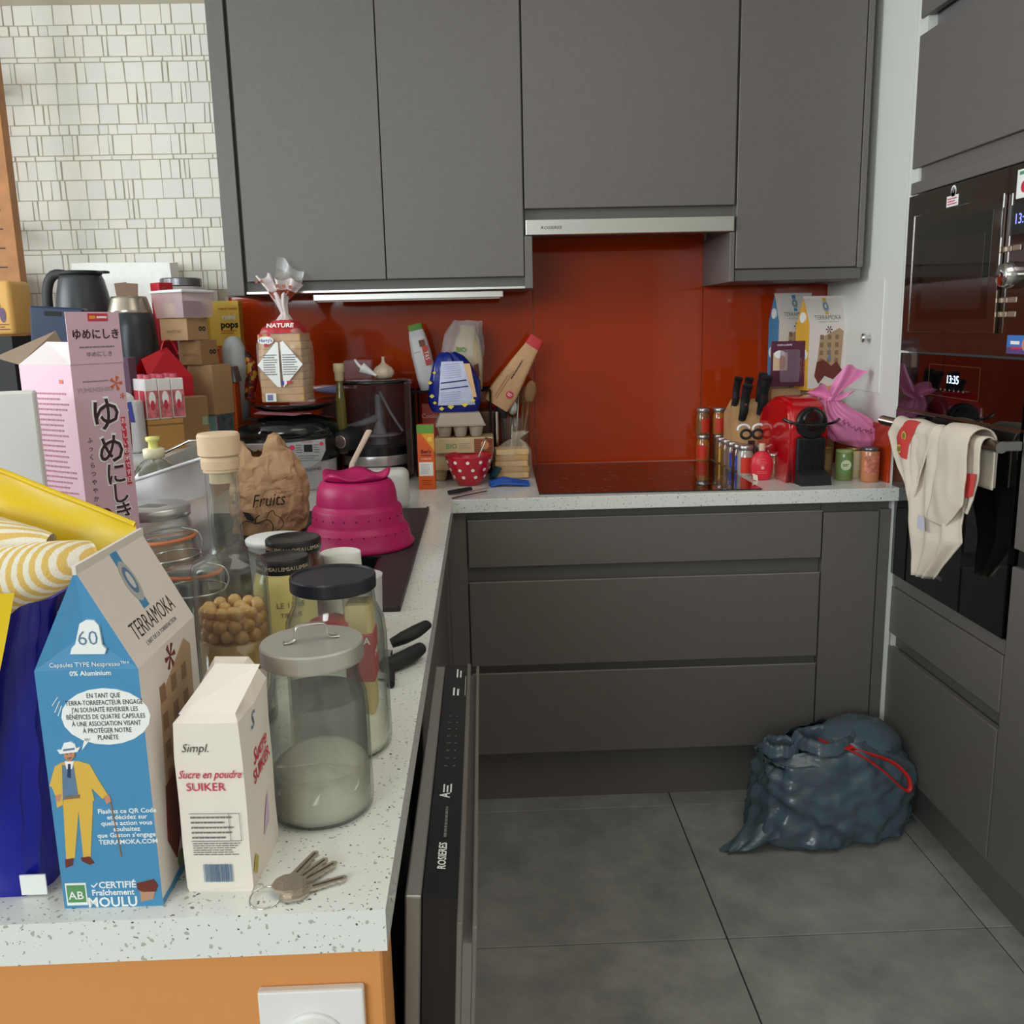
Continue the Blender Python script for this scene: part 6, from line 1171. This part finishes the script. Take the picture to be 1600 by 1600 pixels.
# pink carrier bag
t=thing('pink_plastic_bag','knotted pink plastic carrier bag slumped on jars beside the coffee machine','plastic bag',(.515,.222,ZC+.090),0)
PBG=mat('pink_bag_film',(230,134,182),.28,spec=.6)
b=B(); RG=lerp_rings([(0,.045,.04,.065,0,.5),(.02,.072,.06,.052,0,1),(.05,.086,.064,.036,0,1.4),(.085,.080,.058,.002,0,1.6),(.115,.052,.045,-.02,0,2),(.135,.028,.025,-.03,0,2),(.142,.012,.012,-.034,0,1.5)],24); sack(b,RG,PBG,n=64,p=2.1,fold=.15,nf=26,seed=21); b.displace(.006,22,5); b.build('bag_body',t)
def ear(b,base,tip,w0,w1,seed):
    def fn(u,v):
        p=Vector(base).lerp(Vector(tip),v); w=w0*(1-v)+w1*v; s_=(u-.5)*2
        return (p.x+s_*w,p.y+.012*math.sin(u*7+seed+v*3)*(.3+v),p.z+.010*math.sin(u*5+seed)*v-.012*abs(s_)*v)
    b.sheet(fn,14,12,PBG)
b=B(); ear(b,(-.032,-.01,.138),(.045,.0,.235),.014,.036,1); b.build('bag_handle',t)
b=B(); ear(b,(-.035,-.01,.138),(-.065,-.01,.178),.012,.034,4); b.build('bag_handle',t)
b=B(); ear(b,(-.03,-.03,.135),(.01,-.02,.165),.02,.03,9); b.build('bag_knot',t)
b=B(); F=face((.03,-.066,.06),(1,0,-.35)); 
for k in range(7): 
    a=-.045+k*.014; b.tube([(a,.004*math.sin(k*2),0),(a+.004,.010*math.cos(k),0),(a+.008,-.004,0),(a+.011,.003,0)],.0009,mat('plum_ink',(112,36,84),.5),5,T=F)
b.build('script_print',t)
# jars at right
def rjar(label,loc,r,h,body,lab,lidc,txt=None):
    t=thing('food_jar',label,'jar',loc); b=B(); b.lathe([(0,0),(r*.94,0),(r,.004),(r,h*.86),(r*.95,h*.9)],body,28); b.build('jar_body',t); b=B(); b.lathe([(r*.95,h*.9),(r*.98,h*.905),(r*.98,h-.002),(r*.93,h),(0,h)],lidc,28); b.build('lid',t)
    b=B(); arc(b,r+.0004,-2.6,-.6,h*.25,h*.78,lab,12); b.build('label',t)
    if txt: b=B(); 
    if txt: b.disc(0,h*.52,r*.62,r*.62,mat('pale_green_disc',(206,214,176),.5),face((-.004,-r-.0008,0)),h=.0006); b.scribble(-.009,.009,-.004,.004,2,mat('dark_green_ink',(50,80,40),.5),face((-.004,-r-.0016,h*.52))); b.build('print',t)
GRN=mat('pesto_green',(120,138,82),.3,coat=.4)
rjar('green-labelled pesto jar, second from the coffee machine',(.512,.150,ZC),.0245,.088,GRN,mat('sage_label',(112,146,84),.5),mat('green_jar_lid',(150,170,110),.4),'PESTO')
rjar('brown jar mostly hidden behind the coffee machine, beside the pesto jar',(.478,.215,ZC),.022,.09,mat('olive_brown',(128,104,62),.3),mat('olive_label',(150,126,80),.5),mat('brass_lid',(170,140,80),.35,.6))
rjar('cream-labelled jar between the pesto jar and the orange jar',(.556,.19,ZC),.022,.088,mat('cream_fill',(216,196,150),.4),mat('cream_label',(224,206,166),.5),mat('brass_lid'))
rjar('orange and pink labelled jar nearest the right-hand wall',(.572,.112,ZC),.0255,.098,mat('salmon_paste',(196,124,84),.3,coat=.4),mat('orange_pink_label',(206,120,96),.5,var=.5,vs=70),mat('pewter_lid',(120,118,120),.3,.8))
# ================================================================ TOWEL ON THE OVEN HANDLE
t=thing('kitchen_towel','cream terry towel with a red printed band hanging on the oven handle','towel',(0,0,0))
TC=mat('cream_terry',(222,208,190),.95,bump=.6,bs=350); HX=XR-.056; HZ=1.108
def path(pts,s):
    q=s*(len(pts)-1); k=min(int(q),len(pts)-2); f=q-k; return tuple(pts[k][i]*(1-f)+pts[k+1][i]*f for i in (0,1))
def patch(name,L,Rr,off,amp,nf,seed,back=.10,m=TC,th=.0035):
    """towel piece: L and Rr are (y,z) edge polylines from the bar down; wraps over the bar and down behind it"""
    r_=.0145+off; y0,y1=L[0][0],Rr[0][0]
    def fn(u,v):
        if v<.18: # behind the bar
            k=1-v/.18; return (HX+r_+.002,y0+(y1-y0)*u,HZ-back*k)
        if v<.34:
            a=(v-.18)/.16*PI; rr_=r_+amp*.25*math.sin(u*nf*PI+seed); return (HX+math.cos(a)*rr_,y0+(y1-y0)*u,HZ+math.sin(a)*rr_)
        k=(v-.34)/.66; l=path(L,k); q=path(Rr,k); uu=u
        y=l[0]*(1-uu)+q[0]*uu; z=l[1]*(1-uu)+q[1]*uu
        x=HX-r_-amp*(.35+.65*min(1,k*2))*(1+math.sin(u*nf*PI+seed+k*.8))*.6-.004*noise.noise(Vector((y*25,z*18,seed)))
        return (x,y+.003*noise.noise(Vector((z*20,u*3,seed))),z)
    b=B(); b.sheet(fn,48,60,m); o=b.build(name,t); md=o.modifiers.new('thick','SOLIDIFY'); md.thickness=th; md.offset=0; return o,fn
patch('towel_fold',[(-.46,1.108),(-.47,1.0),(-.475,.95)],[(-.525,1.108),(-.53,1.05),(-.515,.985),(-.495,.95)],.0,.004,2,2)
patch('towel_fold',[(-.215,1.108),(-.225,.99),(-.24,.92),(-.268,.84),(-.285,.755)],[(-.44,1.108),(-.46,1.0),(-.475,.93),(-.475,.88),(-.36,.765)],.001,.016,5.2,1)
patch('towel_fold',[(-.375,1.108),(-.372,1.03),(-.352,.95),(-.345,.912)],[(-.50,1.108),(-.505,1.03),(-.50,.97),(-.43,.905)],.018,.006,1.6,5)
o,cf=patch('towel_fold',[(-.10,1.108),(-.085,1.085),(-.125,1.03),(-.18,.975),(-.235,.925)],[(-.315,1.108),(-.30,1.06),(-.285,1.02),(-.275,.98),(-.25,.93)],.006,.010,3.0,3)
def band(u,v):
    v2=.20+.42*v; return tuple(a+c for a,c in zip(cf(.30+.34*u-.16*v*(1-.4*u)+.02,v2+.02),(-.0035,0,0)))
b=B(); b.sheet(lambda u,v:band(u,v),14,26,mat('coral_red_print',(206,66,62),.9,bump=.4,bs=350)); b.build('red_band',t)
b=B(); GY=mat('yellow_fruit_print',(216,176,80),.9); GG=mat('green_fruit_print',(110,130,60),.9)
for (u,v) in ((.55,.50),(.45,.85)):
    p=band(u,v); b.disc(0,0,.013,.011,GY,face((p[0]-.0014,p[1],p[2]),(0,-1,0)),h=.0006); b.disc(0,0,.008,.007,GG,face((p[0]-.0022,p[1],p[2]),(0,-1,0)),h=.0006); b.disc(0,0,.003,.003,MC['coral_red_print'],face((p[0]-.0030,p[1],p[2]),(0,-1,0)),h=.0006)
b.build('fruit_print',t)
b=B(); b.add([(HX-.045,-.318,.915),(HX-.045,-.352,.913),(HX-.047,-.362,.882),(HX-.047,-.322,.882)],[(0,1,2,3)],mat('lilac_care_label',(206,206,220),.6)); b.build('care_label',t)
b=B(); b.add([(HX-.0235,-.487,1.04),(HX-.0235,-.527,1.045),(HX-.0235,-.52,.995),(HX-.0235,-.488,.985)],[(0,1,2,3)],mat('coral_red_print')); b.build('red_corner',t)
# ================================================================ RUBBISH BAG
t=thing('rubbish_bag','full blue-grey bin bag with red drawstring on the tiled floor','bin bag',(.388,-.155,0),R(6))
GB=mat('slate_blue_bin_film',(84,100,110),.22,spec=.6,bump=.30,bs=11,aniso=(1,1,2.2))
b=B(); RG=lerp_rings([(0.0,.19,.10,.0,0,.3),(.02,.222,.125,.0,0,1),(.08,.222,.130,.008,0,1),(.15,.217,.125,.01,0,1),(.20,.212,.118,.008,0,1),(.24,.195,.105,.0,0,1),(.270,.15,.075,-.01,0,1.2)],34)
sack(b,RG,GB,n=120,p=2.7,fold=.07,nf=22,seed=31,cap=(True,False))
for i,v in enumerate(b.v):
    x,y,z=v; q=x*2.4+z*9+y*2; d=.011*(1-abs(noise.noise(Vector((x*5+z*9,y*7,z*17+x*9)))*3.0))+.006*(1-abs(noise.noise(Vector((x*13-z*9,y*14,z*26-x*11)))*2.6))-.008
    r_=math.hypot(x,y)+1e-6; b.v[i]=(x+x/r_*d,y+y/r_*d,max(z+ (.018*math.sin(x*14+1) if z>.24 else 0),0.001))
b.build('bag_body',t)
b=B(); nn=80
def lip(r0x,r0y,z0,cx,cy,lobes,seed,wall=.03):
    vs=[]
    for j,(s_,dz) in enumerate(((1.15,-.02),(1.02,.006),(.90,.012),(.82,.0),(.78,-wall))):
        for k in range(nn):
            a=2*PI*k/nn; w=1+.10*math.sin(a*lobes+seed)+.05*noise.noise(Vector((math.cos(a)*6,math.sin(a)*6,seed+j*.3)))
            vs.append((cx+r0x*s_*w*math.cos(a),cy+r0y*s_*w*math.sin(a),z0+dz+.003*math.sin(a*5+seed)+.0012*math.sin(a*17)))
    b.add(vs,[(j*nn+k,j*nn+(k+1)%nn,(j+1)*nn+(k+1)%nn,(j+1)*nn+k) for j in range(4) for k in range(nn)],GB,True); b.add(vs[-nn:],[tuple(range(nn))],mat('bag_inside_shade',(14,16,20),.7))  # near-black disc paints in the shade inside the open mouth
lip(.078,.056,.290,-.030,-.035,3,1,.055); lip(.046,.034,.272,-.150,-.02,2,4,.04)
b.build('gathered_mouth',t)
# soft shoulder to the right of the mouth
b=B(); b.ell(.125,.095,.075,GB,TM(.085,.01,.238),40,24); b.displace(.010,16,4); b.displace(.004,45,9); b.build('puffed_shoulder',t)
# corner ears on the floor
b=B()
def flap(u,v): x=-.18-.135*v+.012*math.sin(u*5); y=-.04+(u-.5)*.13*(1-.82*v)-.03*v; z=.004+.085*(1-v)**1.3*(1-abs(u-.5)*.9)+.004*math.sin(u*12+v*9); return (x,y,max(z,.001))
b.sheet(flap,20,18,GB); 
def flap2(u,v): x=.190+.068*v; y=.03+(u-.5)*.13*(1-.5*v)-.02*v; z=.002+.07*(1-v)**.8*(1-abs(u-.5)*1.2)+.004*math.sin(u*11+v*7); return (x,y,max(z,.001))
b.sheet(lambda u,v:flap2(1-u,v),16,14,GB); b.build('corner_flaps',t)
b=B(); RT=mat('red_drawstring_tape',(206,36,34),.4)
b.tube([(-.06,-.055,.295),(-.03,-.075,.285),(.005,-.085,.280),(.02,-.082,.283)],.011,RT,8,flat=.25)
b.tube([(.0,-.085,.280),(.04,-.108,.262),(.09,-.128,.225),(.125,-.138,.19),(.15,-.140,.172),(.158,-.138,.185),(.148,-.132,.215),(.115,-.118,.245),(.07,-.105,.262),(.02,-.09,.276)],.006,RT,8,flat=.35); b.build('drawstring',t)
b=B(); F=face((.10,-.075,.262),(1,0,-.1),(0,.8,.6)); IK=mat('navy_print_ink',(30,40,84),.5)
for k in range(3): b.tube([(-.02+k*.045+.014*math.cos(a),.010*math.sin(a),.004) for a in [j*PI/5 for j in range(10)]],.0009,IK,5,T=F,closed=True,smooth=1)
b.build('printed_marks',t)
